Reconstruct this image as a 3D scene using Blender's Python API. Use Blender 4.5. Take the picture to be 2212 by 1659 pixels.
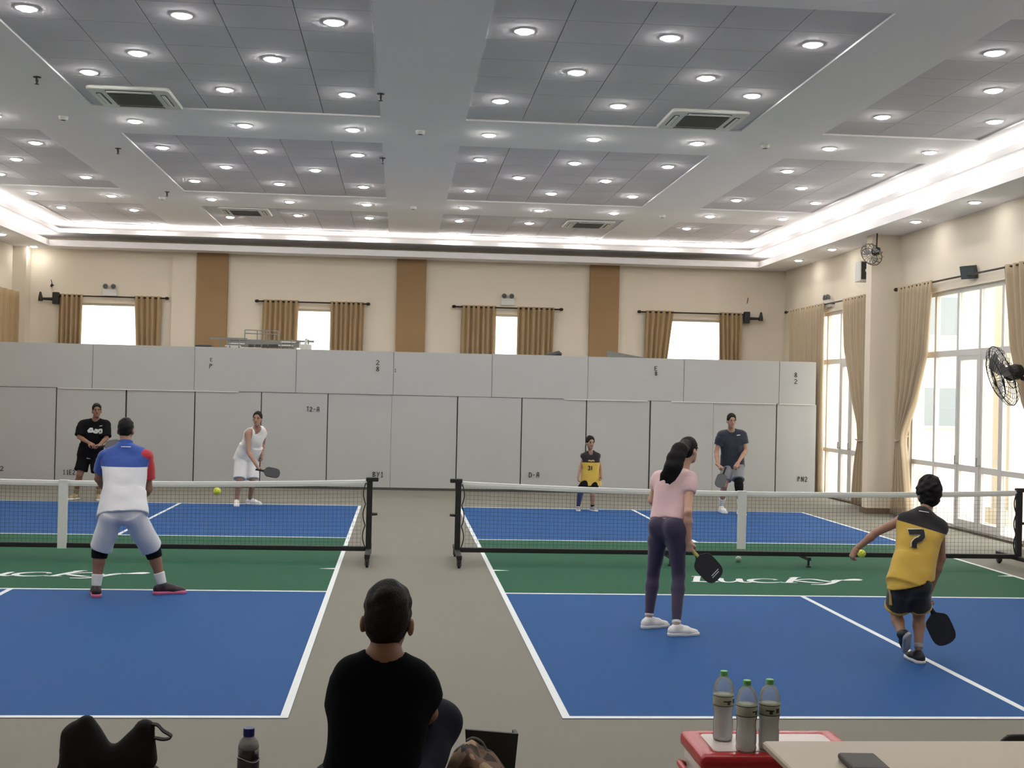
EXPOSURE = 1.42
SKY_STRENGTH = 1.9
LAMP = 62.0
COVE = 11.0
import bpy, math, random
import numpy as np
from mathutils import Matrix, Vector
from mathutils.bvhtree import BVHTree

for _o in list(bpy.data.objects):
    bpy.data.objects.remove(_o, do_unlink=True)
SC = bpy.context.scene
COL = SC.collection
random.seed(7)

# ------------------------------------------------------------------ camera
CAM_H = 1.9746
CAM_F, PPX, PPY = 2583.6, 1067.3, 829.5
_pi, _ya, _ro = 0.0081, 0.0779, 0.0225
_cp, _sp, _cy, _sy = math.cos(_pi), math.sin(_pi), math.cos(_ya), math.sin(_ya)
CF = np.array([_sy * _cp, _cy * _cp, _sp])
_R0 = np.array([_cy, -_sy, 0.0])
_U0 = np.cross(_R0, CF)
CR = math.cos(_ro) * _R0 + math.sin(_ro) * _U0
CU = -math.sin(_ro) * _R0 + math.cos(_ro) * _U0
CO = np.array([0.0, 0.0, CAM_H])
cam_data = bpy.data.cameras.new('camera')
cam = bpy.data.objects.new('camera', cam_data)
COL.objects.link(cam)
cam_data.sensor_fit = 'HORIZONTAL'
cam_data.sensor_width = 36.0
cam_data.lens = CAM_F / 2212.0 * 36.0
cam_data.shift_x = (1106.0 - PPX) / 2212.0
cam_data.clip_start = 0.05
cam_data.clip_end = 300
cam.matrix_world = Matrix(((CR[0], CU[0], -CF[0], 0), (CR[1], CU[1], -CF[1], 0), (CR[2], CU[2], -CF[2], CAM_H), (0, 0, 0, 1)))
SC.camera = cam

# ------------------------------------------------------------------ view, world
SC.view_settings.view_transform = 'Standard'
SC.view_settings.look = 'None'
SC.view_settings.exposure = EXPOSURE
SC.view_settings.gamma = 1.0
SC.view_settings.use_curve_mapping = False
SC.cycles.adaptive_threshold = 0.1
SC.cycles.light_sampling_threshold = 0.03
SC.cycles.max_bounces = 6
SC.cycles.diffuse_bounces = 3
SC.cycles.use_auto_tile = False
SC.cycles.time_limit = 950
world = bpy.data.worlds.new('overcast_sky')
SC.world = world
world.use_nodes = True
_bg = world.node_tree.nodes['Background']
_bg.inputs['Color'].default_value = (1.0, 0.985, 0.95, 1)
_bg.inputs['Strength'].default_value = SKY_STRENGTH


def ray(x, y):
    return CF * CAM_F + CR * (x - PPX) - CU * (y - PPY)


def at(x, y, Y=None, X=None, Z=None):
    """world point seen at photo pixel x, y on the plane of the given world coordinate"""
    d = ray(x, y)
    if Y is not None:
        return CO + d * (Y / d[1])
    if X is not None:
        return CO + d * (X / d[0])
    return CO + d * ((Z - CAM_H) / d[2])


V = lambda *a: np.array(a, float)


def nrm(v):
    v = np.array(v, float)
    n = np.linalg.norm(v)
    return v / n if n > 1e-9 else v


# ------------------------------------------------------------------ materials
def srgb(r, g, b):
    f = lambda c: (c / 255 / 12.92) if c / 255 <= 0.04045 else ((c / 255 + 0.055) / 1.055) ** 2.4
    return (f(r), f(g), f(b))


MATS = {}


def mat(name, color, rough=0.6, metal=0.0, var=0.0, scale=6.0, bump=0.0, bscale=60.0, spec=0.5, sheen=0.0, trans=0.0):
    if name in MATS:
        return MATS[name]
    m = bpy.data.materials.new(name)
    m.use_nodes = True
    nt = m.node_tree
    b = nt.nodes['Principled BSDF']
    b.inputs['Base Color'].default_value = (*color, 1)
    b.inputs['Roughness'].default_value = rough
    b.inputs['Metallic'].default_value = metal
    b.inputs['Specular IOR Level'].default_value = spec
    if sheen:
        b.inputs['Sheen Weight'].default_value = sheen
    if trans:
        b.inputs['Transmission Weight'].default_value = trans
    tc = None
    if var or bump:
        tc = nt.nodes.new('ShaderNodeTexCoord')
    if var:
        n = nt.nodes.new('ShaderNodeTexNoise')
        n.inputs['Scale'].default_value = scale
        n.inputs['Detail'].default_value = 4
        nt.links.new(tc.outputs['Object'], n.inputs['Vector'])
        r = nt.nodes.new('ShaderNodeMix')
        r.data_type = 'RGBA'
        r.inputs[6].default_value = (*[c * (1 - var) for c in color], 1)
        r.inputs[7].default_value = (*[min(1, c * (1 + var)) for c in color], 1)
        nt.links.new(n.outputs['Fac'], r.inputs[0])
        nt.links.new(r.outputs[2], b.inputs['Base Color'])
    if bump:
        n2 = nt.nodes.new('ShaderNodeTexNoise')
        n2.inputs['Scale'].default_value = bscale
        n2.inputs['Detail'].default_value = 3
        nt.links.new(tc.outputs['Object'], n2.inputs['Vector'])
        bp = nt.nodes.new('ShaderNodeBump')
        bp.inputs['Strength'].default_value = bump
        bp.inputs['Distance'].default_value = 0.01
        nt.links.new(n2.outputs['Fac'], bp.inputs['Height'])
        nt.links.new(bp.outputs['Normal'], b.inputs['Normal'])
    MATS[name] = m
    return m


def emit(name, color, strength):
    if name in MATS:
        return MATS[name]
    m = bpy.data.materials.new(name)
    m.use_nodes = True
    nt = m.node_tree
    nt.nodes.remove(nt.nodes['Principled BSDF'])
    e = nt.nodes.new('ShaderNodeEmission')
    e.inputs['Color'].default_value = (*color, 1)
    e.inputs['Strength'].default_value = strength
    nt.links.new(e.outputs[0], nt.nodes['Material Output'].inputs['Surface'])
    MATS[name] = m
    return m


def glass(name, tint=(1, 1, 1), gloss=0.08):
    if name in MATS:
        return MATS[name]
    m = bpy.data.materials.new(name)
    m.use_nodes = True
    nt = m.node_tree
    nt.nodes.remove(nt.nodes['Principled BSDF'])
    t = nt.nodes.new('ShaderNodeBsdfTransparent')
    t.inputs['Color'].default_value = (*tint, 1)
    g = nt.nodes.new('ShaderNodeBsdfGlossy')
    g.inputs['Roughness'].default_value = 0.03
    mx = nt.nodes.new('ShaderNodeMixShader')
    mx.inputs[0].default_value = gloss
    nt.links.new(t.outputs[0], mx.inputs[1])
    nt.links.new(g.outputs[0], mx.inputs[2])
    nt.links.new(mx.outputs[0], nt.nodes['Material Output'].inputs['Surface'])
    MATS[name] = m
    return m


def banded(name, bands, axis, base, rough=0.85, sheen=0.2):
    """fabric with straight colour-blocked fields: bands = [(axis vec, threshold, colour)], later ones win where dot(p, axis) > threshold"""
    m = bpy.data.materials.new(name)
    m.use_nodes = True
    nt = m.node_tree
    b = nt.nodes['Principled BSDF']
    b.inputs['Roughness'].default_value = rough
    b.inputs['Sheen Weight'].default_value = sheen
    tc = nt.nodes.new('ShaderNodeTexCoord')
    rgb = nt.nodes.new('ShaderNodeRGB')
    rgb.outputs[0].default_value = (*base, 1)
    cur = rgb.outputs[0]
    for ax, th, col in bands:
        d = nt.nodes.new('ShaderNodeVectorMath')
        d.operation = 'DOT_PRODUCT'
        d.inputs[1].default_value = ax
        nt.links.new(tc.outputs['Object'], d.inputs[0])
        g = nt.nodes.new('ShaderNodeMath')
        g.operation = 'GREATER_THAN'
        g.inputs[1].default_value = th
        nt.links.new(d.outputs['Value'], g.inputs[0])
        mx = nt.nodes.new('ShaderNodeMix')
        mx.data_type = 'RGBA'
        nt.links.new(g.outputs[0], mx.inputs[0])
        nt.links.new(cur, mx.inputs[6])
        mx.inputs[7].default_value = (*col, 1)
        cur = mx.outputs[2]
    nt.links.new(cur, b.inputs['Base Color'])
    return m


# ------------------------------------------------------------------ objects
def tag(o, label=None, cat=None, group=None, kind=None):
    if label:
        o['label'] = label
    if cat:
        o['category'] = cat
    if group:
        o['group'] = group
    if kind:
        o['kind'] = kind
    return o


def origin_of(o):
    p = np.zeros(3)
    while o is not None:
        p = p + np.array(o.location)
        o = o.parent
    return p


def empty(name, loc, label=None, cat=None, group=None, kind=None, parent=None):
    o = bpy.data.objects.new(name, None)
    o.empty_display_size = 0.1
    COL.objects.link(o)
    o.location = tuple(np.array(loc, float) - (origin_of(parent) if parent is not None else 0))
    if parent is not None:
        o.parent = parent
    return tag(o, label, cat, group, kind)


def link_mesh(name, verts, faces, m, parent=None, loc=None, smooth=False):
    """verts in world coordinates; the object's origin is loc, or its parent's origin, or the base of its bounds"""
    verts = np.asarray(verts, float).reshape(-1, 3)
    if loc is None:
        if parent is not None:
            loc = origin_of(parent)
        else:
            lo, hi = verts.min(0), verts.max(0)
            loc = V((lo[0] + hi[0]) / 2, (lo[1] + hi[1]) / 2, lo[2])
    loc = np.array(loc, float)
    me = bpy.data.meshes.new(name)
    me.from_pydata((verts - loc).tolist(), [], [list(map(int, f)) for f in faces])
    if smooth:
        me.polygons.foreach_set('use_smooth', [True] * len(me.polygons))
    me.update()
    for mm in (m if isinstance(m, (list, tuple)) else [m]):
        me.materials.append(mm)
    o = bpy.data.objects.new(name, me)
    COL.objects.link(o)
    if parent is not None:
        o.parent = parent
        o.location = tuple(loc - origin_of(parent))
    else:
        o.location = tuple(loc)
    return o


class MB:
    """collects simple shapes in world coordinates and links them as one mesh object"""

    def __init__(s):
        s.v, s.f = [], []

    def add(s, verts, faces):
        n = len(s.v)
        s.v += [tuple(map(float, p)) for p in verts]
        s.f += [tuple(i + n for i in f) for f in faces]
        return s

    def box(s, x0, x1, y0, y1, z0, z1):
        x0, x1 = min(x0, x1), max(x0, x1)
        y0, y1 = min(y0, y1), max(y0, y1)
        z0, z1 = min(z0, z1), max(z0, z1)
        v = [(x0, y0, z0), (x1, y0, z0), (x1, y1, z0), (x0, y1, z0), (x0, y0, z1), (x1, y0, z1), (x1, y1, z1), (x0, y1, z1)]
        return s.add(v, [(0, 3, 2, 1), (4, 5, 6, 7), (0, 1, 5, 4), (1, 2, 6, 5), (2, 3, 7, 6), (3, 0, 4, 7)])

    def obox(s, c, ax, hs):
        """oriented box: centre, three axes, half sizes"""
        c = np.array(c, float)
        a = [nrm(x) * h for x, h in zip(ax, hs)]
        v = []
        for k in (-1, 1):
            for i, j in ((-1, -1), (1, -1), (1, 1), (-1, 1)):
                v.append(c + a[0] * i + a[1] * j + a[2] * k)
        return s.add(v, [(0, 3, 2, 1), (4, 5, 6, 7), (0, 1, 5, 4), (1, 2, 6, 5), (2, 3, 7, 6), (3, 0, 4, 7)])

    def rbox(s, x0, x1, y0, y1, z0, z1, r=0.01, n=3):
        """box with rounded vertical edges and a small chamfer top and bottom"""
        pts = []
        for cx, cy, a0 in ((x1 - r, y1 - r, 0), (x0 + r, y1 - r, 90), (x0 + r, y0 + r, 180), (x1 - r, y0 + r, 270)):
            for i in range(n + 1):
                a = math.radians(a0 + 90 * i / n)
                pts.append((cx + r * math.cos(a), cy + r * math.sin(a)))
        c = min(r * 0.5, (z1 - z0) * 0.25)
        cx, cy = (x0 + x1) / 2, (y0 + y1) / 2
        k = (1 - c / max(1e-6, (x1 - x0) / 2), 1 - c / max(1e-6, (y1 - y0) / 2))
        ins = [(cx + (x - cx) * k[0], cy + (y - cy) * k[1]) for x, y in pts]
        rings = [[(x, y, z0) for x, y in ins], [(x, y, z0 + c) for x, y in pts], [(x, y, z1 - c) for x, y in pts], [(x, y, z1) for x, y in ins]]
        return s.loft(rings)

    def loft(s, rings, caps=True, closed=True):
        n = len(rings[0])
        v = [p for r in rings for p in r]
        f = []
        for i in range(len(rings) - 1):
            for j in range(n if closed else n - 1):
                a, b = i * n + j, i * n + (j + 1) % n
                f.append((a, b, b + n, a + n))
        if caps:
            f.append(tuple(range(n - 1, -1, -1)))
            f.append(tuple(range((len(rings) - 1) * n, len(rings) * n)))
        return s.add(v, f)

    def tube(s, pts, r, n=8, caps=True):
        pts = [np.array(p, float) for p in pts]
        rs = r if isinstance(r, (list, tuple)) else [r] * len(pts)
        rings = []
        ref = None
        for i, p in enumerate(pts):
            t = nrm(pts[min(i + 1, len(pts) - 1)] - pts[max(i - 1, 0)])
            if ref is None:
                ref = V(0, 0, 1) if abs(t[2]) < 0.9 else V(1, 0, 0)
            u = nrm(np.cross(t, ref))
            w = np.cross(u, t)
            ref = w
            rings.append([p + rs[i] * (math.cos(2 * math.pi * k / n) * u + math.sin(2 * math.pi * k / n) * w) for k in range(n)])
        return s.loft(rings, caps)

    def lathe(s, c, prof, n=16, axis=(0, 0, 1)):
        """prof = [(radius, height)] about an axis through c"""
        ax = nrm(axis)
        u = nrm(np.cross(ax, V(0, 0, 1) if abs(ax[2]) < 0.9 else V(1, 0, 0)))
        w = np.cross(ax, u)
        c = np.array(c, float)
        rings = [[c + ax * h + r * (math.cos(2 * math.pi * k / n) * u + math.sin(2 * math.pi * k / n) * w) for k in range(n)] for r, h in prof]
        return s.loft(rings)

    def ribbon(s, pts, w, z, zdir=1):
        """flat stroke along 2-D points on the plane z; w = width or list of widths"""
        pts = [np.array(p, float) for p in pts]
        ws = w if isinstance(w, (list, tuple)) else [w] * len(pts)
        v = []
        for i, p in enumerate(pts):
            t = nrm(pts[min(i + 1, len(pts) - 1)] - pts[max(i - 1, 0)])
            nn = V(-t[1], t[0])
            v += [(*(p + nn * ws[i] / 2), z), (*(p - nn * ws[i] / 2), z)]
        return s.add(v, [(2 * i, 2 * i + 1, 2 * i + 3, 2 * i + 2) for i in range(len(pts) - 1)])

    def build(s, name, m, parent=None, loc=None, smooth=False):
        return link_mesh(name, s.v, s.f, m, parent, loc, smooth)


def copy_tree(o, parent=None):
    c = o.copy()
    COL.objects.link(c)
    c.parent = parent
    for ch in list(o.children):
        copy_tree(ch, c)
    return c


ORD = ['zeroth', 'first', 'second', 'third', 'fourth', 'fifth', 'sixth', 'seventh', 'eighth', 'ninth', 'tenth', 'eleventh', 'twelfth', 'thirteenth', 'fourteenth', 'fifteenth', 'sixteenth']


def bez(p, n=12):
    """smooth curve through control points (Catmull-Rom)"""
    p = [np.array(q, float) for q in p]
    p = [2 * p[0] - p[1]] + p + [2 * p[-1] - p[-2]]
    out = []
    for i in range(1, len(p) - 2):
        for k in range(n):
            t = k / n
            a, b, c, d = p[i - 1], p[i], p[i + 1], p[i + 2]
            out.append(0.5 * ((2 * b) + (c - a) * t + (2 * a - 5 * b + 4 * c - d) * t * t + (3 * b - 3 * c + d - a) * t ** 3))
    out.append(p[-2])
    return out
# ================================================================== the room
XL, XR, YB, YF = -8.45, 8.80, 27.0, -2.2
ZS, ZM = 4.95, 5.40                       # soffit and main ceiling heights
M_wall = mat('cream_wall_paint', srgb(231, 219, 199), 0.85, var=0.03, scale=1.2)
M_tan = mat('tan_wall_column_paint', srgb(158, 126, 88), 0.8, var=0.05, scale=2)
M_ceil = mat('white_ceiling_board', srgb(249, 245, 244), 0.9, var=0.02, scale=0.8)
M_tile = mat('grey_acoustic_tile', srgb(214, 209, 211), 0.95, var=0.04, scale=3, bump=0.15, bscale=120)
M_grid = mat('tile_grid_metal', srgb(120, 120, 120), 0.6)
M_floor = mat('grey_sports_floor', srgb(127, 123, 112), 0.7, var=0.05, scale=1.3, bump=0.05, bscale=200, spec=0.2)
M_blue = mat('blue_court_paint', srgb(41, 84, 138), 0.7, var=0.05, scale=0.9, spec=0.12)
M_green = mat('green_court_paint', srgb(39, 89, 65), 0.7, var=0.05, scale=0.9, spec=0.12)
M_line = mat('white_court_line', srgb(226, 230, 230), 0.6, var=0.03, scale=6)
M_panel = mat('white_partition_board', srgb(177, 177, 175), 0.6, var=0.03, scale=1.4)
M_seam = mat('dark_partition_joint', srgb(70, 70, 64), 0.8)
M_frame = mat('white_window_aluminium', srgb(214, 210, 204), 0.45)
M_glass = glass('clear_window_glass', (0.97, 0.98, 0.97), 0.06)
M_white = mat('white_plastic', srgb(222, 221, 215), 0.5)
M_black = mat('black_plastic', (0.012, 0.012, 0.013), 0.5)
M_blackmetal = mat('black_powder_coat', (0.008, 0.008, 0.009), 0.55)
M_darkgrey = mat('dark_grey_metal', (0.06, 0.06, 0.058), 0.5, metal=0.3)
M_grey = mat('grey_galvanised_metal', srgb(132, 134, 128), 0.45, metal=0.4, var=0.1, scale=20)
M_curtain = mat('beige_curtain_cloth', srgb(178, 158, 130), 0.9, var=0.06, scale=4, sheen=0.2, bump=0.05, bscale=300)
M_curtain_b = mat('tan_curtain_cloth', srgb(170, 143, 104), 0.9, var=0.06, scale=4, sheen=0.2, bump=0.05, bscale=300)
M_rod = mat('dark_bronze_rod', (0.03, 0.02, 0.013), 0.4, metal=0.5)

# ---- floor and painted courts
floor = MB().box(XL - 0.3, XR + 0.3, YF, YB + 0.3, -0.15, 0).build('floor', M_floor)
tag(floor, kind='structure', label='grey sports floor carrying two painted courts')
COURT_Y0 = 7.2532
K1, NETY, K2, Y1 = COURT_Y0 + 4.572, COURT_Y0 + 6.705, COURT_Y0 + 8.838, COURT_Y0 + 13.41
LCX0, LCX1 = -0.627 - 6.1, -0.627
RCX0, RCX1 = 1.0316, 1.0316 + 6.1
LW = 0.05


def slab(name, x0, x1, y0, y1, z0, z1, m, parent):
    return MB().box(x0, x1, y0, y1, z0, z1).build(name, m, parent)


for cx0, cx1 in ((LCX0, LCX1), (RCX0, RCX1)):
    xm = (cx0 + cx1) / 2
    for y0, y1 in ((COURT_Y0, K1), (K2, Y1)):
        slab('blue_court_panel', cx0, xm, y0, y1, 0, 0.003, M_blue, floor)
        slab('blue_court_panel', xm, cx1, y0, y1, 0, 0.003, M_blue, floor)
    slab('green_court_panel', cx0, cx1, K1, K2, 0, 0.003, M_green, floor)
    for x0 in (cx0, cx1 - LW):
        slab('court_sideline', x0, x0 + LW, COURT_Y0, Y1, 0.003, 0.005, M_line, floor)
    for y0 in (COURT_Y0, Y1 - LW):
        slab('court_baseline', cx0 + LW, cx1 - LW, y0, y0 + LW, 0.003, 0.005, M_line, floor)
    for y0 in (K1 - LW, K2):
        slab('court_kitchen_line', cx0 + LW, cx1 - LW, y0, y0 + LW, 0.003, 0.005, M_line, floor)
    for y0, y1 in ((COURT_Y0 + LW, K1 - LW), (K2 + LW, Y1 - LW)):
        slab('court_centre_line', xm - LW / 2, xm + LW / 2, y0, y1, 0.003, 0.005, M_line, floor)
# small white tick marks by the sidelines
for x, s in ((LCX1 - LW, -1), (RCX0 + LW, 1), (RCX1 - LW, -1)):
    MB().add([(x, 13.28, 0.005), (x, 13.36, 0.005), (x + s * 0.17, 13.31, 0.005), (x, 13.28, 0.003), (x, 13.36, 0.003), (x + s * 0.17, 13.31, 0.003)],
             [(0, 1, 2), (3, 5, 4), (0, 2, 5, 3), (2, 1, 4, 5), (1, 0, 3, 4)]).build('court_tick', M_line, floor)

# ---- the painted word Lucky with a paddle-shaped tail, on the green of each court
UP = 0.25


def lucky(x0, y0, label):
    """x0 = left of the c, y0 = baseline; unit = letter height"""
    s = UP
    T = lambda pts: [(x0 + p[0] * s, y0 + p[1] * s) for p in pts]
    o = empty('lettering', (x0, y0, 0.0), parent=floor)
    Z = 0.0062

    def let(name, strokes, c0=0.0, c1=0.0, kx=1.0):
        mb = MB()
        for i, (pts, w) in enumerate(strokes):
            pts = [(c1 + (q[0] - c0) * kx, q[1]) for q in pts]
            c = bez(T(pts), 8)
            n = len(c)
            ws = [1.3 * s * float(np.interp(k / (n - 1), np.linspace(0, 1, len(w)), w)) for k in range(n)]
            mb.ribbon(c, ws, Z + 0.0004 * i)
        mb.build(name, M_line, o)
    let('letter_l', [([(-3.9, 1.5), (-4.1, 1.0), (-4.35, 0.3), (-4.45, 0.05)], [0.2, 0.22, 0.22, 0.16]),
                     ([(-4.7, 0.02), (-4.2, 0.06), (-3.7, 0.0), (-3.2, 0.08)], [0.08, 0.16, 0.16, 0.1]),
                     ([(-4.25, 1.48), (-3.9, 1.52), (-3.55, 1.48)], [0.06, 0.14, 0.06])], -3.95, -2.2, 0.8)
    let('letter_u', [([(-2.95, 0.95), (-2.6, 1.0), (-2.75, 0.55), (-2.75, 0.1), (-2.3, 0.02), (-1.75, 0.4), (-1.5, 0.95)], [0.08, 0.2, 0.2, 0.18, 0.12, 0.1, 0.1]),
                     ([(-1.3, 1.0), (-1.5, 0.6), (-1.6, 0.15), (-1.25, 0.0), (-0.85, 0.15)], [0.14, 0.22, 0.22, 0.16, 0.06])], -1.9, -0.8, 0.68)
    let('letter_c', [([(1.15, 0.75), (1.05, 0.95), (0.6, 1.02), (0.05, 0.75), (-0.1, 0.35), (0.2, 0.02), (0.75, 0.0), (1.25, 0.2)], [0.18, 0.12, 0.1, 0.2, 0.24, 0.18, 0.12, 0.06])])
    let('letter_k', [([(2.25, 1.5), (1.95, 1.0), (1.65, 0.4), (1.45, 0.0)], [0.2, 0.22, 0.22, 0.2]),
                     ([(1.15, 0.02), (1.5, 0.05), (1.85, 0.02)], [0.06, 0.12, 0.06]),
                     ([(1.95, 1.42), (2.25, 1.52), (2.5, 1.52)], [0.05, 0.12, 0.05]),
                     ([(1.75, 0.5), (2.3, 0.9), (2.75, 1.05)], [0.08, 0.12, 0.12]),
                     ([(1.9, 0.52), (2.3, 0.25), (2.65, 0.05), (3.0, -0.05)], [0.14, 0.2, 0.18, 0.05])])
    let('letter_y', [([(2.55, 1.0), (2.9, 1.05), (3.2, 0.7), (3.45, 0.4)], [0.06, 0.18, 0.22, 0.18]),
                     ([(4.2, 0.95), (3.75, 0.5), (3.35, 0.0), (2.85, -0.4), (2.3, -0.42)], [0.08, 0.16, 0.2, 0.16, 0.1])])
    let('paddle_tail', [([(3.5, 0.45), (3.9, 0.72), (4.3, 0.88), (4.75, 0.85), (5.2, 0.9), (5.7, 1.0), (6.2, 1.05), (6.55, 1.02), (6.62, 1.0)], [0.1, 0.1, 0.1, 0.1, 0.22, 0.34, 0.42, 0.3, 0.05])], 3.5, 3.5, 0.52)
    o['label'] = label
    return o


lucky(-3.88, 12.57, 'white painted word Lucky with paddle-shaped tail on the left court')
lucky(3.86, 12.64, 'white painted word Lucky with paddle-shaped tail on the right court')


# ---- walls
def wall_run(mb, axis, pos0, pos1, a0, a1, z0, z1, holes):
    """wall slab between pos0 and pos1 across, running a0..a1, with rectangular holes (h0, h1, zb, zt)"""
    def bx(p, q, zb, zt):
        if q - p < 1e-6 or zt - zb < 1e-6:
            return
        if axis == 'x':
            mb.box(p, q, pos0, pos1, zb, zt)
        else:
            mb.box(pos0, pos1, p, q, zb, zt)
    cur = a0
    for h0, h1, zb, zt in sorted(holes):
        bx(cur, h0, z0, z1)
        bx(h0, h1, z0, zb)
        bx(h0, h1, zt, z1)
        cur = h1
    bx(cur, a1, z0, z1)


TOP = 5.62
BW = [(-7.15, -5.75, 1.1, 3.78), (-2.65, -1.28, 1.1, 3.78), (1.70, 3.05, 1.1, 3.78), (5.95, 7.35, 1.1, 3.78)]
mb = MB()
wall_run(mb, 'x', YB, YB + 0.25, XL - 0.25, XR + 0.25, -0.1, TOP, BW)
wall_back = tag(mb.build('wall_back', M_wall), kind='structure', label='cream back wall above the white partition')
RWIN = [(15.3, 20.12, 0.0, 3.82), (21.65, 25.4, 0.0, 3.82)]
mb = MB()
wall_run(mb, 'y', XR, XR + 0.25, YF, YB, -0.1, TOP, RWIN)
wall_right = tag(mb.build('wall_right', M_wall), kind='structure', label='cream right wall with tall glazed doors')
mb = MB()
wall_run(mb, 'y', XL - 0.25, XL, YF, YB, -0.1, TOP, [])
wall_left = tag(mb.build('wall_left', M_wall), kind='structure', label='cream left wall')
wall_front = tag(MB().box(XL - 0.25, XR + 0.25, YF - 0.25, YF, -0.1, TOP).build('wall_front', M_wall), kind='structure', label='cream wall behind the camera')

# tan columns and pale pilasters on the back wall, pillars on the right wall
for i, (x0, x1, w) in enumerate(((-4.56, -3.88, 'leftmost'), (-0.14, 0.52, 'middle'), (4.24, 4.91, 'rightmost'))):
    MB().box(x0, x1, YB - 0.10, YB, 0, ZS).build('column_facing', M_tan, wall_back)['label'] = 'tan column facing, %s of three on the back wall' % w
MB().box(-5.10, -4.56, YB - 0.06, YB, 0, ZS).build('pilaster', M_wall, wall_back)['label'] = 'cream pilaster beside the leftmost tan column'
MB().box(XL, -8.16, YB - 0.35, YB, 0, ZS).build('pilaster', M_wall, wall_back)['label'] = 'cream pilaster in the left back corner'
pil = tag(MB().box(8.28, XR, 20.62, 20.86, 0, ZS).build('wall_pillar', M_wall), kind='structure', label='cream pillar between the two glazed bays')
MB().box(8.25, XR, 20.59, 20.89, 0, 0.10).build('skirting', mat('brown_skirting', srgb(120, 100, 82), 0.6), pil)
tag(MB().box(8.28, XR, 14.0, 14.9, 0, ZS).build('wall_pillar', M_wall), kind='structure', label='cream pillar at the right edge of the photo')


# ---- windows of the back wall
def back_window(n, x0, x1, zb, zt, label):
    w = empty('window_%d' % n, ((x0 + x1) / 2, YB + 0.12, zb), kind='structure', label=label)
    f = MB()
    t = 0.05
    f.box(x0, x1, YB + 0.08, YB + 0.14, zt - t, zt).box(x0, x1, YB + 0.08, YB + 0.14, zb, zb + t)
    f.box(x0, x0 + t, YB + 0.08, YB + 0.14, zb + t, zt - t).box(x1 - t, x1, YB + 0.08, YB + 0.14, zb + t, zt - t)
    f.build('window_frame', M_frame, w)
    MB().box(x0 + t, x1 - t, YB + 0.105, YB + 0.111, zb + t, zt - t).build('pane', M_glass, w)
    MB().box(x0 - 0.02, x1 + 0.02, YB - 0.03, YB + 0.02, zt, zt + 0.05).build('window_trim', M_wall, w)


for i, (a, b, c, d) in enumerate(BW):
    back_window(i + 1, a, b, c, d, 'bright back window between %s' % ['the far left pair of curtains', 'curtains behind the stacked grey ladders', 'the most closely drawn curtains', 'the far right pair of curtains'][i])


# ---- tall glazed bays of the right wall
def glazed_bay(n, y0, y1, muls, leafs, label):
    """muls: y of full-height mullions; leafs: (ya, yb) hinged door leaves below the transom"""
    muls = sorted(muls)
    w = empty('window_%d' % n, (XR + 0.08, (y0 + y1) / 2, 0), kind='structure', label=label)
    X0, X1 = XR + 0.05, XR + 0.11
    f = MB()
    zt, tr, mr = 3.82, 2.79, 0.97
    f.box(X0, X1, y0, y1, zt - 0.07, zt)
    f.box(X0, X1, y0, y1, tr - 0.05, tr + 0.05)
    f.box(X0, X1, y0, y1, 0, 0.06)
    for y in [y0, *muls, y1]:
        f.box(X0 - 0.004, X1 + 0.004, y - 0.035, y + 0.035, 0, zt)
    f.build('window_frame', M_frame, w)
    edges = [y0, *muls, y1]
    for a, b in zip(edges[:-1], edges[1:]):
        a, b = a + 0.035, b - 0.035
        MB().box(XR + 0.077, XR + 0.083, a, b, tr + 0.05, zt - 0.07).build('pane', M_glass, w)
        leaf = any(la <= (a + b) / 2 <= lb for la, lb in leafs)
        if leaf:
            d = MB()
            s = 0.065
            xa, xb = X0 + 0.005, X1 - 0.005
            d.box(xa, xb, a, a + s, 0.06, tr - 0.05).box(xa, xb, b - s, b, 0.06, tr - 0.05)
            d.box(xa, xb, a + s, b - s, tr - 0.12, tr - 0.05).box(xa, xb, a + s, b - s, 0.06, 0.16).box(xa, xb, a + s, b - s, mr - 0.05, mr + 0.05)
            o = d.build('door_leaf', M_frame, w)
            MB().box(XR + 0.077, XR + 0.083, a + s, b - s, 0.16, mr - 0.05).box(XR + 0.077, XR + 0.083, a + s, b - s, mr + 0.05, tr - 0.12).build('pane', M_glass, o)
            MB().tube([(X0 - 0.05, b - 0.03, 1.02), (X0 - 0.05, b - 0.03, 1.16)], 0.011, 6).tube([(X0 - 0.05, b - 0.03, 1.04), (X0, b - 0.03, 1.04)], 0.009, 6).build('handle', M_grey, o)
        else:
            MB().box(X0, X1, a, b, mr - 0.04, mr + 0.04).build('rail', M_frame, w)
            MB().box(XR + 0.077, XR + 0.083, a, b, 0.06, mr - 0.04).build('pane', M_glass, w)
            MB().box(XR + 0.077, XR + 0.083, a, b, mr + 0.04, tr - 0.05).build('pane', M_glass, w)
    MB().box(XR - 0.06, XR + 0.05, y0 - 0.02, y1 + 0.02, 0, 0.035).build('threshold', mat('dark_threshold', srgb(92, 82, 72), 0.6), w)
    MB().box(XR - 0.02, XR + 0.03, y0 - 0.04, y1 + 0.04, zt, zt + 0.06).build('window_trim', M_wall, w)
    return w


glazed_bay(5, 15.3, 20.12, [19.25, 18.45, 17.72, 17.02, 16.2], [(17.02, 18.45)], 'wide white framed glazed doors nearest on the right wall')
glazed_bay(6, 21.65, 25.4, [24.3, 23.55, 23.0, 22.3], [(22.3, 23.55)], 'narrow looking glazed bay beyond the right wall pillar')

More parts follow.
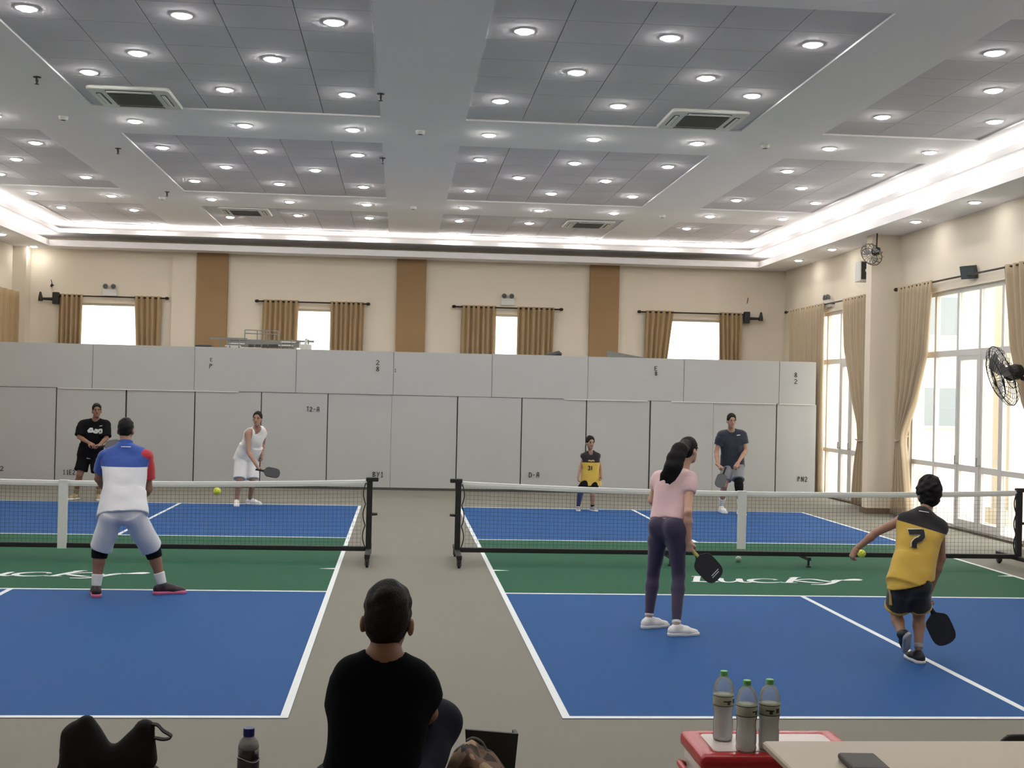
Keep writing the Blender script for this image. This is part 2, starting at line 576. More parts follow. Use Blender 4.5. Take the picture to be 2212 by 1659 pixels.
# ---- ceiling: boards with recessed tile fields, soffit and two cove steps
FX = [(-7.02, -4.95, 3), (-3.86, -0.33, 5), (0.74, 4.27, 5), (5.33, 7.42, 3)]
FY = [(10.2, 15.0, 7), (16.56, 21.32, 7), (22.95, 26.0, 4)]
mb = MB()
mb.box(XL, XR, YF, YB, 5.46, 5.52)
xs = sorted([XL] + [v for a, b, _ in FX for v in (a, b)] + [XR])
ys = sorted([YF] + [v for a, b, _ in FY for v in (a, b)] + [YB])
for i in range(len(xs) - 1):
    for j in range(len(ys) - 1):
        if any(abs(a - xs[i]) < 1e-6 for a, _, _ in FX) and any(abs(a - ys[j]) < 1e-6 for a, _, _ in FY):
            continue
        mb.box(xs[i], xs[i + 1], ys[j], ys[j + 1], ZM, 5.46)
ceiling = tag(mb.build('ceiling', M_ceil), kind='structure', label='white board ceiling with grey tile fields')
tile_mesh = {}
for a, b, nx in FX:
    for c, d, ny in FY:
        w, h = (b - a) / nx, (d - c) / ny
        key = (round(w, 4), round(h, 4))
        for i in range(nx):
            for j in range(ny):
                cx, cy = a + w * (i + 0.5), c + h * (j + 0.5)
                if key not in tile_mesh:
                    g = 0.004
                    o = MB().box(cx - w / 2 + g, cx + w / 2 - g, cy - h / 2 + g, cy + h / 2 - g, ZM + 0.02, ZM + 0.045).build('ceiling_tile', M_tile, ceiling, loc=(cx, cy, ZM + 0.02))
                    tile_mesh[key] = o.data
                else:
                    o = bpy.data.objects.new('ceiling_tile', tile_mesh[key])
                    COL.objects.link(o)
                    o.parent = ceiling
                    o.location = tuple(V(cx, cy, ZM + 0.02) - origin_of(ceiling))
# soffit (lower ring) and the first step above it; U-shaped, open ends run to the front wall
SX0, SX1, SY1 = -7.60, 7.97, 26.28
TX0, TX1, TY1 = -7.33, 7.70, 26.02
trim = MB()
trim.box(SX1, XR, YF, YB, ZS, ZS + 0.09).box(XL, SX0, YF, YB, ZS, ZS + 0.09).box(SX0, SX1, SY1, YB, ZS, ZS + 0.09)
trim.box(SX1 - 0.03, SX1, YF, SY1 - 0.03, ZS - 0.02, ZS + 0.11).box(SX0, SX0 + 0.03, YF, SY1 - 0.03, ZS - 0.02, ZS + 0.11).box(SX0, SX1, SY1 - 0.03, SY1, ZS - 0.02, ZS + 0.11)
tag(trim.build('trim_1', M_ceil), kind='structure', label='lower white soffit ring around the ceiling')
trim = MB()
z1 = 5.20
trim.box(TX1, XR, YF, YB, z1, z1 + 0.06).box(XL, TX0, YF, YB, z1, z1 + 0.06).box(TX0, TX1, TY1, YB, z1, z1 + 0.06)
trim.box(TX1 - 0.03, TX1, YF, TY1 - 0.03, z1 - 0.01, z1 + 0.08).box(TX0, TX0 + 0.03, YF, TY1 - 0.03, z1 - 0.01, z1 + 0.08).box(TX0, TX1, TY1 - 0.03, TY1, z1 - 0.01, z1 + 0.08)
tag(trim.build('trim_2', M_ceil), kind='structure', label='upper white cove step around the ceiling')

M_led = emit('cove_led_strip', (1.0, 0.98, 0.95), COVE)
for nm, bx, lab in (
        ('upper', (TX1 + 0.14, TX1 + 0.18, 3.0, TY1 + 0.1, z1 + 0.06, z1 + 0.075), 'cove light strip glowing in the upper step along the right wall'),
        ('upper', (TX0 - 0.18, TX0 - 0.14, 3.0, TY1 + 0.1, z1 + 0.06, z1 + 0.075), 'cove light strip glowing in the upper step along the left wall'),
        ('upper', (TX0, TX1, TY1 + 0.14, TY1 + 0.18, z1 + 0.06, z1 + 0.075), 'cove light strip glowing in the upper step along the back wall'),
        ('lower', (SX1 + 0.12, SX1 + 0.16, 3.0, SY1 + 0.1, ZS + 0.09, ZS + 0.105), 'cove light strip glowing in the lower step along the right wall'),
        ('lower', (SX0 - 0.16, SX0 - 0.12, 3.0, SY1 + 0.1, ZS + 0.09, ZS + 0.105), 'cove light strip glowing in the lower step along the left wall')):
    tag(MB().box(*bx).build('cove_light', M_led), lab, 'light', 'hidden cove light strips')

# ---- downlights
M_lens = emit('downlight_lens', (1.0, 0.99, 0.97), LAMP)
COLS = [-6.67, -5.28, -3.50, -2.10, -0.70, 1.09, 2.49, 3.89, 5.71, 7.11]
MIDS = [-5.97, -2.79, -1.41, 1.79, 3.19, 6.39]
ROWS = [(4.9, COLS), (6.3, MIDS), (7.65, COLS), (9.5, COLS), (11.25, COLS), (12.6, MIDS), (13.98, COLS), (15.76, COLS), (17.53, COLS), (18.88, MIDS), (20.26, COLS), (22.04, COLS), (23.86, COLS), (25.9, COLS)]
ROWDX = {(13.98, -3.50): 13.45, (13.98, 3.89): 13.25, (23.86, -3.50): 24.42, (23.86, 3.89): None}
zl = ZM


def downlight(x, y, z):
    # z = underside of the board or tile it is set into
    o = MB().lathe((x, y, z), [(0.062, -0.004), (0.075, -0.012), (0.098, -0.012), (0.105, -0.003), (0.105, 0.0), (0.062, 0.0)], 20).build('downlight', M_white, loc=(x, y, z))
    MB().lathe((x, y, z), [(0.020, -0.033), (0.060, -0.026), (0.074, -0.013), (0.074, -0.006)], 12).build('lens', M_lens, o)
    return o


proto = None
for ri, (ry, cols) in enumerate(ROWS):
    for ci, cx in enumerate(cols):
        y = ROWDX.get((ry, cx), ry)
        if y is None:
            continue
        inside = any(a < cx < b for a, b, _ in FX) and any(c < y < d for c, d, _ in FY)
        z = ZM + 0.02 if inside else ZM
        if proto is None:
            o = proto = downlight(cx, y, z)
        else:
            o = copy_tree(proto)
            o.location = (cx, y, z)
        tag(o, 'round ceiling downlight, %s from the left in the %s row from the camera' % (ORD[ci + 1], ORD[ri + 1]), 'downlight', 'downlights in the main ceiling')
M_lens_soft = emit('soffit_downlight_lens', (1.0, 0.99, 0.97), LAMP * 0.45)
proto_s = copy_tree(proto)
proto_s.children[0].data = proto_s.children[0].data.copy()
proto_s.children[0].data.materials[0] = M_lens_soft
for k, y in enumerate((16.94, 18.95, 22.77, 24.74)):
    o = proto_s if k == 0 else copy_tree(proto_s)
    o.location = (8.34, y, ZS)
    tag(o, 'small downlight in the soffit over the right wall, %s from the camera' % ORD[k + 1], 'downlight', 'downlights in the right soffit')
for k, (x, y, w) in enumerate(((-8.02, 24.6, 'left edge of the photo'), (-8.0, 26.62, 'left back corner pilaster'))):
    o = copy_tree(proto_s)
    o.location = (x, y, ZS)
    tag(o, 'small downlight in the left soffit by the %s' % w, 'downlight', 'downlights in the left soffit')

# ---- partition of two rows of boards in front of the back wall
PY = 24.05
PT, PS = 2.78, 1.905
partition = tag(MB().box(-8.4, 8.50, PY + 0.03, PY + 0.07, 0, PT - 0.02).build('wall_partition', M_seam), kind='structure', label='temporary white board partition across the back of the hall')
lows = [-8.4, -6.72, -5.38, -4.05, -2.75, -1.44, -0.17, 1.15, 2.45, 3.77, 5.08, 6.39, 7.71, 8.55]
ups = [-8.4, -6.04, -4.07, -2.08, -0.15, 1.83, 3.78, 5.76, 7.75, 8.52]
gaps = {0: .006, 1: .012, 2: .016, 3: .012, 4: .010, 5: .010, 6: .003, 7: .012, 8: .012, 9: .012, 10: .014, 11: .003, 12: .012}
rnd = random.Random(3)
for i in range(len(lows) - 1):
    g0, g1 = gaps.get(i, .01), gaps.get(i + 1, .01)
    dy = rnd.uniform(0, 0.012)
    MB().box(lows[i] + g0, lows[i + 1] - g1, PY - dy, PY + 0.03, 0.05, PS - 0.008).build('panel', M_panel, partition)
for i in range(len(ups) - 1):
    dy = 0.012 + rnd.uniform(0, 0.01)
    MB().box(ups[i] + 0.004, ups[i + 1] - 0.004, PY - dy, PY + 0.03, PS, PT - rnd.uniform(0, 0.012)).build('panel', M_panel, partition)
tag(MB().box(-8.4, 8.5, PY - 0.005, PY + 0.03, 0, 0.05).build('baseboard_partition', M_seam), kind='structure')
# pale cover strips lying on the joint between the rows
for a, b in ((-6.7, -3.2), (3.3, 5.02), (5.5, 7.7), (7.75, 8.5)):
    MB().box(a, b, PY - 0.03, PY - 0.012, PS - 0.02, PS - 0.002).build('joint_strip', M_white, partition)
# pen marks on the boards: (centre x, centre z, height, strokes)
M_pen = mat('black_marker_ink', (0.02, 0.02, 0.02), 0.7)
GL = {
    'B': [[(0, 0), (0, 1), (.6, .85), (.1, .55), (.65, .25), (0, 0)]], 'Y': [[(0, 1), (.3, .5)], [(.7, 1), (.15, 0)]], '1': [[(.2, .8), (.4, 1), (.4, 0)], [(.15, 0), (.65, 0)]],
    'D': [[(0, 0), (0, 1), (.65, .8), (.6, .15), (0, 0)]], 'A': [[(0, 0), (.2, 1), (.6, 1), (.65, 0)], [(.1, .45), (.62, .45)]], '2': [[(0, .8), (.3, 1), (.6, .7), (0, 0), (.65, .05)]],
    'P': [[(0, 0), (.05, 1), (.55, .8), (.1, .5)]], 'N': [[(0, 0), (.05, 1), (.55, 0), (.6, 1)]], 'T': [[(0, 1), (.7, 1)], [(.35, 1), (.3, 0)]], 'E': [[(.6, 1), (0, 1), (0, 0), (.6, 0)], [(0, .5), (.5, .5)]],
    '8': [[(.3, .5), (.05, .75), (.3, 1), (.55, .75), (.3, .5), (0, .2), (.3, 0), (.6, .2), (.3, .5)]], '7': [[(0, 1), (.6, 1), (.2, 0)]], '4': [[(.5, 0), (.45, 1), (0, .3), (.65, .35)]], '-': [[(.1, .5), (.5, .5)]],
    'V': [[(0, 1), (.3, 0), (.6, 1)]], 'S': [[(.6, .9), (.1, .9), (.1, .5), (.6, .45), (.55, .05), (0, .05)]],
}


def pen(px, py, text, h, wk=0.9, rows=None):
    c = at(px, py, Y=PY - 0.026)
    mb = MB()
    n = len(text)
    w = h * wk
    for i, ch in enumerate(text):
        for st in GL[ch]:
            pts = [(c[0] + (i - n / 2) * w + p[0] * w, c[2] + (p[1] - 0.5) * h) for p in st]
            for a, b in zip(pts[:-1], pts[1:]):
                t = nrm(V(b[0] - a[0], b[1] - a[1]))
                q = V(-t[1], t[0]) * h * 0.075
                v = [(a[0] + q[0], c[1], a[1] + q[1]), (a[0] - q[0], c[1], a[1] - q[1]), (b[0] - q[0], c[1], b[1] - q[1]), (b[0] + q[0], c[1], b[1] + q[1])]
                mb.add(v, [(0, 1, 2, 3)])
    mb.build('pen_mark', M_pen, partition)


for px, py, tx, h in ((6, 1012, '2', .09), (150, 1020, '11E2', .085), (677, 884, 'T2-A', .09), (818, 1025, 'BY1', .10), (1155, 1026, 'D-A', .10), (1735, 1035, 'PN2', .10),
                      (458, 777, 'E', .06), (458, 791, 'P', .09), (818, 783, '2', .09), (818, 797, '8', .09), (855, 800, '1', .06), (1419, 796, 'E', .08), (1419, 807, '8', .08), (1721, 810, '8', .09), (1721, 824, '2', .09)):
    pen(px, py, tx, h, 1.1 if len(tx) == 1 else 0.75)

# ---- outside, seen through the glazing
M_out = mat('beige_render', srgb(200, 192, 178), 0.9, var=0.04, scale=0.6)
M_pave = mat('pale_paving', srgb(205, 198, 186), 0.9, var=0.05, scale=0.8)
tag(MB().box(XR + 0.3, 60, -10, 60, -0.35, -0.12).build('ground', M_pave), kind='structure', label='pale paved terrace outside the glazed doors')
tag(MB().box(-60, XR + 0.3, YB + 0.6, 60, -0.35, -0.12).build('ground_behind', M_pave), kind='structure', label='pale ground behind the hall')
for k, (x, y, w) in enumerate(((10.9, 20.3, 'behind the glazed doors on the right'), (10.9, 26.6, 'behind the glazed bay past the pillar'))):
    MBc = MB().box(x - 0.35, x + 0.35, y - 0.3, y + 0.3, -0.12, 4.6).box(x - 0.42, x + 0.42, y - 0.37, y + 0.37, -0.12, 0.15)
    tag(MBc.build('terrace_column', M_out), 'beige square terrace column %s' % w, 'column', 'terrace columns outside')
bld = empty('neighbour_building', (24, 44, -0.12), 'pale building with dark windows seen through the glazed doors', 'building')
MB().box(19, 40, 46, 54, -0.12, 9).build('building_wall', M_out, bld)
MB().box(18.8, 40.2, 45.8, 54.2, 9, 9.3).build('roof_edge', M_white, bld)
M_win = mat('shaded_window_glass', srgb(120, 128, 132), 0.2)
for i in range(5):
    for j in range(2):
        x = 20.6 + i * 3.6
        o = MB().box(x, x + 1.6, 45.9, 46.05, 1.0 + j * 3.6, 2.7 + j * 3.6).build('window', M_frame, bld)
        MB().box(x + 0.1, x + 1.5, 45.87, 45.9, 1.1 + j * 3.6, 2.6 + j * 3.6).build('pane', M_win, o)
# ================================================================== nets
M_net = mat('black_net_cord', (0.05, 0.05, 0.055), 0.9)
M_tape = mat('white_net_tape', srgb(222, 222, 218), 0.7)


def net(x0, x1, label, centre_feet, tilt):
    xm = (x0 + x1) / 2
    n = empty('pickleball_net', (xm, NETY, 0), label, 'net', 'portable nets across the courts')
    top = lambda x: 0.875 + 0.065 * ((x - xm) / (x1 - xm)) ** 2
    # netting
    mb = MB()
    w = 0.0021
    xa, xb = x0 + 0.09, x1 - 0.09
    k = int((xb - xa) / 0.047)
    for i in range(k + 1):
        x = xa + (xb - xa) * i / k
        mb.box(x - w / 2, x + w / 2, NETY - 0.001, NETY + 0.001, 0.165, top(x) - 0.03)
    for j in range(16):
        f = j / 15
        prev = None
        for i in range(13):
            x = xa + (xb - xa) * i / 12
            z = 0.17 + (top(x) - 0.06 - 0.17) * f
            if prev:
                mb.add([(prev[0], NETY, prev[1] - w / 2), (x, NETY, z - w / 2), (x, NETY, z + w / 2), (prev[0], NETY, prev[1] + w / 2)], [(0, 1, 2, 3)])
            prev = (x, z)
    o = mb.build('netting', M_net, n)
    o['kind'] = 'stuff'
    # white top tape, folded over the cord
    mb = MB()
    rings = []
    for i in range(25):
        x = x0 + 0.034 + (x1 - x0 - 0.068) * i / 24
        z = top(x)
        rings.append([(x, NETY - 0.012, z - 0.058), (x, NETY - 0.016, z - 0.03), (x, NETY - 0.012, z), (x, NETY, z + 0.006), (x, NETY + 0.012, z), (x, NETY + 0.016, z - 0.03), (x, NETY + 0.012, z - 0.058)])
    mb.loft(rings)
    o = mb.build('top_tape', M_tape, n)
    # frame
    MB().rbox(x0 + 0.03, x1 - 0.03, NETY - 0.03, NETY + 0.03, 0.118, 0.172, 0.012).build('base_bar', M_blackmetal, n)
    for s, x in ((1, x0), (-1, x1)):
        p = MB().rbox(x - 0.033, x + 0.033, NETY - 0.033, NETY + 0.033, 0.10, 0.955, 0.012).build('post', M_blackmetal, n)
        MB().rbox(x - 0.045 - (0.055 if s > 0 else 0), x + 0.045 + (0.055 if s < 0 else 0), NETY - 0.035, NETY + 0.035, 0.925, 0.972, 0.014).build('post_cap', M_black, p)
        MB().tube([(x - s * 0.03, NETY, 0.545), (x - s * 0.095, NETY, 0.548)], [0.018, 0.014], 8).build('peg', M_black, p)
        MB().rbox(x - 0.03, x + 0.03, NETY - 0.55, NETY + 0.5, 0.10, 0.15, 0.01).build('foot_bar', M_blackmetal, n)
        for yy in (NETY - 0.50, NETY + 0.45):
            c = MB().rbox(x - 0.026, x + 0.026, yy - 0.03, yy + 0.03, 0.062, 0.105, 0.008).add(
                [(x - 0.024, yy - 0.02, 0.065), (x - 0.018, yy - 0.02, 0.065), (x - 0.018, yy + 0.03, 0.03), (x - 0.024, yy + 0.03, 0.03)], [(0, 1, 2, 3)])
            c.box(x - 0.026, x - 0.02, yy - 0.022, yy + 0.03, 0.025, 0.065).box(x + 0.02, x + 0.026, yy - 0.022, yy + 0.03, 0.025, 0.065)
            c = c.build('caster', M_darkgrey, n)
            MB().lathe((x - 0.016, yy + 0.008, 0.034), [(0.008, 0), (0.03, 0.0), (0.034, 0.004), (0.034, 0.028), (0.03, 0.032), (0.008, 0.032)], 16, (1, 0, 0)).build('wheel', M_black, c)
        # lacing cord looped down the inside of the post
        pts = []
        for t in np.linspace(0, 1, 40):
            pts.append((x + s * (0.043 + 0.028 * abs(math.sin(t * math.pi * 3.0))), NETY - 0.02, 0.91 - 0.74 * t))
        MB().tube(pts, 0.007, 6).build('lacing_cord', M_black, n)
    for xf in centre_feet:
        MB().rbox(xf - 0.02, xf + 0.02, NETY - 0.16, NETY + 0.16, 0.085, 0.122, 0.008).tube([(xf, NETY - 0.12, 0.09), (xf, NETY - 0.12, 0.012)], 0.014, 8).lathe((xf, NETY - 0.12, 0.006), [(0.03, 0), (0.03, 0.012), (0.012, 0.02)], 12).build('support_foot', M_black, n)
    # white centre strap
    MB().box(xm + tilt - 0.05, xm + tilt + 0.05, NETY - 0.045, NETY - 0.02, 0.11 if centre_feet == () else 0.20, 0.872).box(xm + tilt - 0.05, xm + tilt + 0.05, NETY - 0.045, NETY + 0.02, 0.87, 0.886).build('centre_strap', M_tape, n)
    return n


net(-7.03, -0.33, 'black framed net with white tape across the left court', (), -0.11)
net(0.70, 7.50, 'black framed net with white tape across the right court', (3.2, 4.86), -0.03)

# ================================================================== curtains
def curtain_mesh(A, B, z0, z1, folds, amp, nrmdir, shape, ph=0.0, res=7):
    """cloth between A and B (xy ends of the rod), shape(v) -> (a, b) fraction of A..B covered at height v (0 top, 1 bottom)"""
    A, B, nd = np.array(A, float), np.array(B, float), np.array(nrmdir, float)[:2]
    nu, nv = folds * res, 26
    verts = []
    for j in range(nv + 1):
        v = j / nv
        a, b = shape(v)
        sq = abs(b - a)
        for i in range(nu + 1):
            u = i / nu
            p = A + (B - A) * (a + (b - a) * u)
            w = math.sin(2 * math.pi * folds * u + ph) + 0.35 * math.sin(2 * math.pi * folds * u * 0.5 + 1.3 + v)
            am = amp * (0.75 + 0.35 * v) * (1.15 if sq < 0.6 else 1.0)
            q = p + nd * (w * am)
            verts.append((q[0], q[1], z1 + (z0 - z1) * v))
    faces = [(j * (nu + 1) + i, j * (nu + 1) + i + 1, (j + 1) * (nu + 1) + i + 1, (j + 1) * (nu + 1) + i) for j in range(nv) for i in range(nu)]
    return verts, faces


def curtain(A, B, z0, z1, folds, amp, nd, shape, m, label, group, tie=None, ph=0.0, rings=True):
    v, f = curtain_mesh(A, B, z0, z1, folds, amp, nd, shape, ph)
    root = empty('curtain', ((A[0] + B[0]) / 2, (A[1] + B[1]) / 2, z0), label, 'curtain', group)
    o = link_mesh('cloth', v, f, m, root, smooth=True)
    md = o.modifiers.new('thickness', 'SOLIDIFY')
    md.thickness = 0.006
    if tie:
        MB().tube(tie, 0.014, 8).build('tie_back', m, root)
    return root


def interp(*pts):
    xs = [p[0] for p in pts]
    return lambda v: (float(np.interp(v, xs, [p[1] for p in pts])), float(np.interp(v, xs, [p[2] for p in pts])))


def rod(p0, p1, label, brackets, wall_dir):
    r = empty('curtain_rod', ((p0[0] + p1[0]) / 2, (p0[1] + p1[1]) / 2, p0[2]), label, 'curtain rod', 'curtain rods')
    MB().tube([p0, p1], 0.016, 8).build('pole', M_rod, r)
    d = nrm(np.array(p1) - np.array(p0))
    for p, s in ((p0, -1), (p1, 1)):
        p = np.array(p)
        MB().lathe(p, [(0.016, 0), (0.032, 0.015), (0.036, 0.05), (0.028, 0.08), (0.01, 0.09)], 10, d * s).build('finial', M_rod, r)
    for b in brackets:
        b = np.array(b)
        MB().tube([b, b + np.array(wall_dir)], 0.012, 6).build('bracket', M_rod, r)
    return r


ROD_Y = YB - 0.13
names = ['far left', 'second from left', 'third from left', 'far right']
bc = [((-7.51, -7.00, -5.90, -5.30), (-7.45, -5.23)), ((-3.10, -2.31, -1.60, -0.85), (-3.18, -0.81)), ((1.33, 2.11, 2.59, 3.42), (1.2, 3.54)), ((5.53, 6.17, 7.21, 7.74), (5.42, 7.79))]
for i, ((a, b, c, d), (r0, r1)) in enumerate(bc):
    rod((r0, ROD_Y, 3.915), (r1, ROD_Y, 3.915), 'dark rod over the %s back window' % names[i], [(r0 + 0.06, ROD_Y, 3.915), (r1 - 0.06, ROD_Y, 3.915)], (0, 0.13, 0))
    lean = 0.10 if i in (0, 3) else 0.03
    curtain((a, ROD_Y), (b, ROD_Y), 1.2, 3.95, 7 if i in (1, 2) else 5, 0.06, (0, 1, 0), interp((0, 0, 1), (1, -0.02, 1 - (0.5 if i == 3 else 0.05) if i != 2 else 1.0)), M_curtain_b,
            'tan pleated curtain left of the %s back window' % names[i], 'curtains on the back wall', ph=i)
    curtain((c, ROD_Y), (d, ROD_Y), 1.2, 3.95, 7 if i in (1, 2) else 5, 0.06, (0, 1, 0), interp((0, 0, 1), (1, 0.22 if i in (0, 3) else 0.0, 0.95)), M_curtain_b,
            'tan pleated curtain right of the %s back window' % names[i], 'curtains on the back wall', ph=2 + i)

CX = XR - 0.12
# bay past the pillar
rod((CX, 26.5, 3.97), (CX, 21.6, 3.97), 'dark rod above the glazed bay past the pillar', [(CX, 26.2, 3.97), (CX, 23.8, 3.97), (CX, 21.8, 3.97)], (0.12, 0, 0))
curtain((CX, 26.35), (CX, 24.05), 0.04, 4.0, 13, 0.05, (1, 0, 0), interp((0, 0, 1), (0.45, 0.1, 1.0), (1, 0.3, 1.03)), M_curtain, 'long beige curtain hanging straight in the right back corner', 'curtains on the right wall')
curtain((CX, 23.05), (CX, 21.52), 0.04, 4.0, 9, 0.05, (1, 0, 0), interp((0, 0, 1), (0.25, 0.1, 1), (0.5, 0.45, 0.98), (0.62, 0.66, 0.94), (0.70, 0.70, 0.95), (0.78, 0.6, 0.98), (1, 0.52, 1.0)), M_curtain,
        'long beige curtain tied back against the pillar', 'curtains on the right wall', tie=[(CX - 0.07, 22.06, 1.27), (CX - 0.1, 21.85, 1.24), (CX - 0.06, 21.6, 1.26), (CX + 0.1, 21.52, 1.3)])
# nearest bay
rod((CX, 20.45, 3.97), (CX, 14.95, 3.97), 'dark rod above the nearest glazed doors', [(CX, 20.2, 3.97), (CX, 17.9, 3.97), (CX, 15.2, 3.97)], (0.12, 0, 0))
curtain((CX, 20.42), (CX, 19.02), 0.04, 4.0, 9, 0.05, (1, 0, 0), interp((0, 0, 1), (0.3, 0.02, 0.9), (0.5, 0.05, 0.6), (0.62, 0.10, 0.34), (0.67, 0.12, 0.27), (0.72, 0.1, 0.32), (1, 0.0, 0.52)), M_curtain,
        'long beige curtain tied back left of the nearest glazed doors', 'curtains on the right wall', tie=[(CX - 0.05, 20.28, 1.35), (CX - 0.11, 20.15, 1.30), (CX - 0.05, 20.02, 1.34), (CX + 0.1, 20.1, 1.4)])
curtain((CX, 16.72), (CX, 15.0), 0.04, 4.0, 9, 0.05, (1, 0, 0), interp((0, 0, 1), (0.3, 0.12, 1), (0.5, 0.35, 1.0), (0.62, 0.62, 0.98), (0.67, 0.72, 0.96), (0.74, 0.6, 1.0), (1, 0.45, 1.0)), M_curtain,
        'long beige curtain behind the black wall fan at the right edge', 'curtains on the right wall', tie=[(CX - 0.05, 15.5, 1.35), (CX - 0.11, 15.35, 1.30), (CX + 0.1, 15.2, 1.36)])
# left wall curtain sliver
curtain((XL + 0.12, 26.72), (XL + 0.12, 24.8), 0.04, 3.96, 9, 0.05, (1, 0, 0), interp((0, 0, 1), (1, 0.05, 1)), M_curtain_b, 'tan curtain on the left wall at the photo edge', None)

# ================================================================== wall and ceiling fixtures
def emergency_light(c, d, side, label):
    """c = centre on the wall, d = direction out of the wall, side = along the wall"""
    c, d, side = np.array(c, float), nrm(d), nrm(side)
    up = V(0, 0, 1)
    e = empty('emergency_light', c, label, 'emergency light', 'twin-head emergency lights')
    MB().obox(c + d * 0.035, (side, up, d), (0.15, 0.075, 0.035)).build('body', M_white, e)
    for s in (-1, 1):
        hc = c + side * (0.085 * s) + up * 0.125 + d * 0.05
        h = MB().lathe(hc - d * 0.02, [(0.02, 0), (0.045, 0.02), (0.058, 0.06), (0.056, 0.075)], 12, d + up * 0.1).build('lamp_head', M_grey, e)
        MB().lathe(hc + d * 0.054, [(0.002, 0), (0.05, 0), (0.05, 0.004), (0.002, 0.006)], 12, d + up * 0.1).build('lamp_lens', M_darkgrey, h)
        MB().tube([hc - d * 0.01, c + side * (0.06 * s) + up * 0.07 + d * 0.03], 0.01, 6).build('stem', M_grey, e)


p = at(238, 640, Y=YB)
emergency_light((p[0], YB, 4.02), (0, -1, 0), (1, 0, 0), 'twin-head emergency light above the far left back window')
p = at(1096, 664, Y=YB)
emergency_light((p[0], YB, 4.06), (0, -1, 0), (1, 0, 0), 'twin-head emergency light above the third back window')
p = at(1793, 656, X=XR)
emergency_light((XR, p[1], p[2]), (-1, 0, 0), (0, 1, 0), 'twin-head emergency light above the glazed bay past the pillar')


def wall_bracket(px, py, s, label):
    """black box with a bar ending in an upright knob, s = side the bar points to"""
    p = at(px, py, Y=YB - 0.18)
    b = empty('wall_bracket', (p[0], YB - 0.02, p[2]), label, 'bracket', 'black brackets on the back wall')
    x, z, y = p[0], p[2], p[1]
    MB().rbox(x - 0.065, x + 0.065, y - 0.07, y + 0.07, z - 0.13, z + 0.13, 0.02).build('mount_box', M_black, b)
    MB().box(x - 0.03, x + 0.03, y + 0.06, YB, z - 0.05, z + 0.05).build('wall_arm', M_black, b)
    MB().tube([(x + s * 0.06, y, z - 0.02), (x + s * 0.33, y, z - 0.02)], [0.035, 0.028], 8).build('bar', M_black, b)
    MB().tube([(x + s * 0.33, y, z - 0.07), (x + s * 0.33, y, z + 0.0), (x + s * 0.335, y, z + 0.13)], [0.05, 0.05, 0.02], 8).build('knob', M_black, b)


wall_bracket(121, 644, -1, 'black bracket with a knobbed bar left of the far left curtains')
wall_bracket(1613, 686, 1, 'black bracket with a knobbed bar right of the far right curtains')
p = at(112, 613, Y=YB - 0.02)
MBx = MB().tube([p + V(-0.02, 0, 0.09), p + V(0.0, 0, 0.03), p + V(0.01, 0, -0.02)], 0.008, 6).tube([p + V(0.02, 0, -0.01), p + V(-0.02, 0, -0.06)], [0.035, 0.02], 6)
tag(MBx.build('cable_hook', M_black), 'small black cable end on the wall above the left bracket', 'cable')
p = at(1615, 650, Y=YB - 0.02)
tag(MB().tube([p + V(0.01, 0, 0.07), p + V(0, 0, 0.0), p + V(-0.01, 0, -0.06)], 0.008, 6).build('cable_hook', M_darkgrey), 'thin dark cable end on the wall above the right bracket', 'cable')

# speaker under an angled projector mount, on the right wall before the pillar
p = at(1866, 586, X=8.62)
sp = empty('speaker', p, 'small white wall speaker with dark grille by the pillar', 'speaker')
MB().rbox(8.50, 8.74, p[1] - 0.14, p[1] + 0.14, p[2] - 0.20, p[2] + 0.18, 0.02).build('cabinet', M_white, sp)
MB().box(8.515, 8.725, p[1] - 0.152, p[1] - 0.138, p[2] - 0.165, p[2] + 0.16).build('grille', M_darkgrey, sp)
MB().lathe((8.62, p[1] - 0.152, p[2] + 0.0), [(0.002, 0.006), (0.03, 0.004), (0.035, 0.0), (0.002, 0.0)], 12, (0, -1, 0)).build('badge', M_white, sp)
MB().tube([(8.73, p[1], p[2]), (XR, p[1], p[2])], 0.02, 8).build('bracket', M_grey, sp)
p = at(1885, 548, X=8.2)
pj = empty('wall_fan', p, 'dark tilted fan on a bracket below the ceiling by the pillar', 'fan')
ax = nrm(V(-0.75, -0.45, -0.5))
c0 = p + V(0, 0, 0.0)
mbc = MB()
u = nrm(np.cross(ax, V(0, 0, 1)))
w_ = np.cross(u, ax)
for k in range(14):
    a = 2 * math.pi * k / 14
    dr = u * math.cos(a) + w_ * math.sin(a)
    mbc.tube([c0 + ax * 0.11 + dr * 0.03, c0 + ax * 0.10 + dr * 0.15, c0 + ax * 0.04 + dr * 0.205, c0 - ax * 0.03 + dr * 0.19, c0 - ax * 0.06 + dr * 0.06], 0.004, 4)
for r, h in ((0.205, 0.04), (0.15, 0.10)):
    mbc.tube([c0 + ax * h + (u * math.cos(a) + w_ * math.sin(a)) * r for a in np.linspace(0, 2 * math.pi, 25)], 0.006, 5)
mbc.build('cage', M_darkgrey, pj)
mbb = MB()
for k in range(3):
    a = 2 * math.pi * k / 3
    d1 = u * math.cos(a) + w_ * math.sin(a)
    d2 = u * math.cos(a + 0.9) + w_ * math.sin(a + 0.9)
    mbb.add([c0 + d1 * 0.03, c0 + d1 * 0.17 + ax * 0.03, c0 + d2 * 0.17 - ax * 0.01, c0 + d2 * 0.03 - ax * 0.01, c0 + d1 * 0.03 + ax * 0.006, c0 + d1 * 0.17 + ax * 0.036, c0 + d2 * 0.17 - ax * 0.004, c0 + d2 * 0.03 - ax * 0.004],
            [(0, 3, 2, 1), (4, 5, 6, 7), (0, 1, 5, 4), (1, 2, 6, 5), (2, 3, 7, 6), (3, 0, 4, 7)])
mbb.build('blades', mat('grey_fan_blade', srgb(175, 172, 165), 0.5), pj)
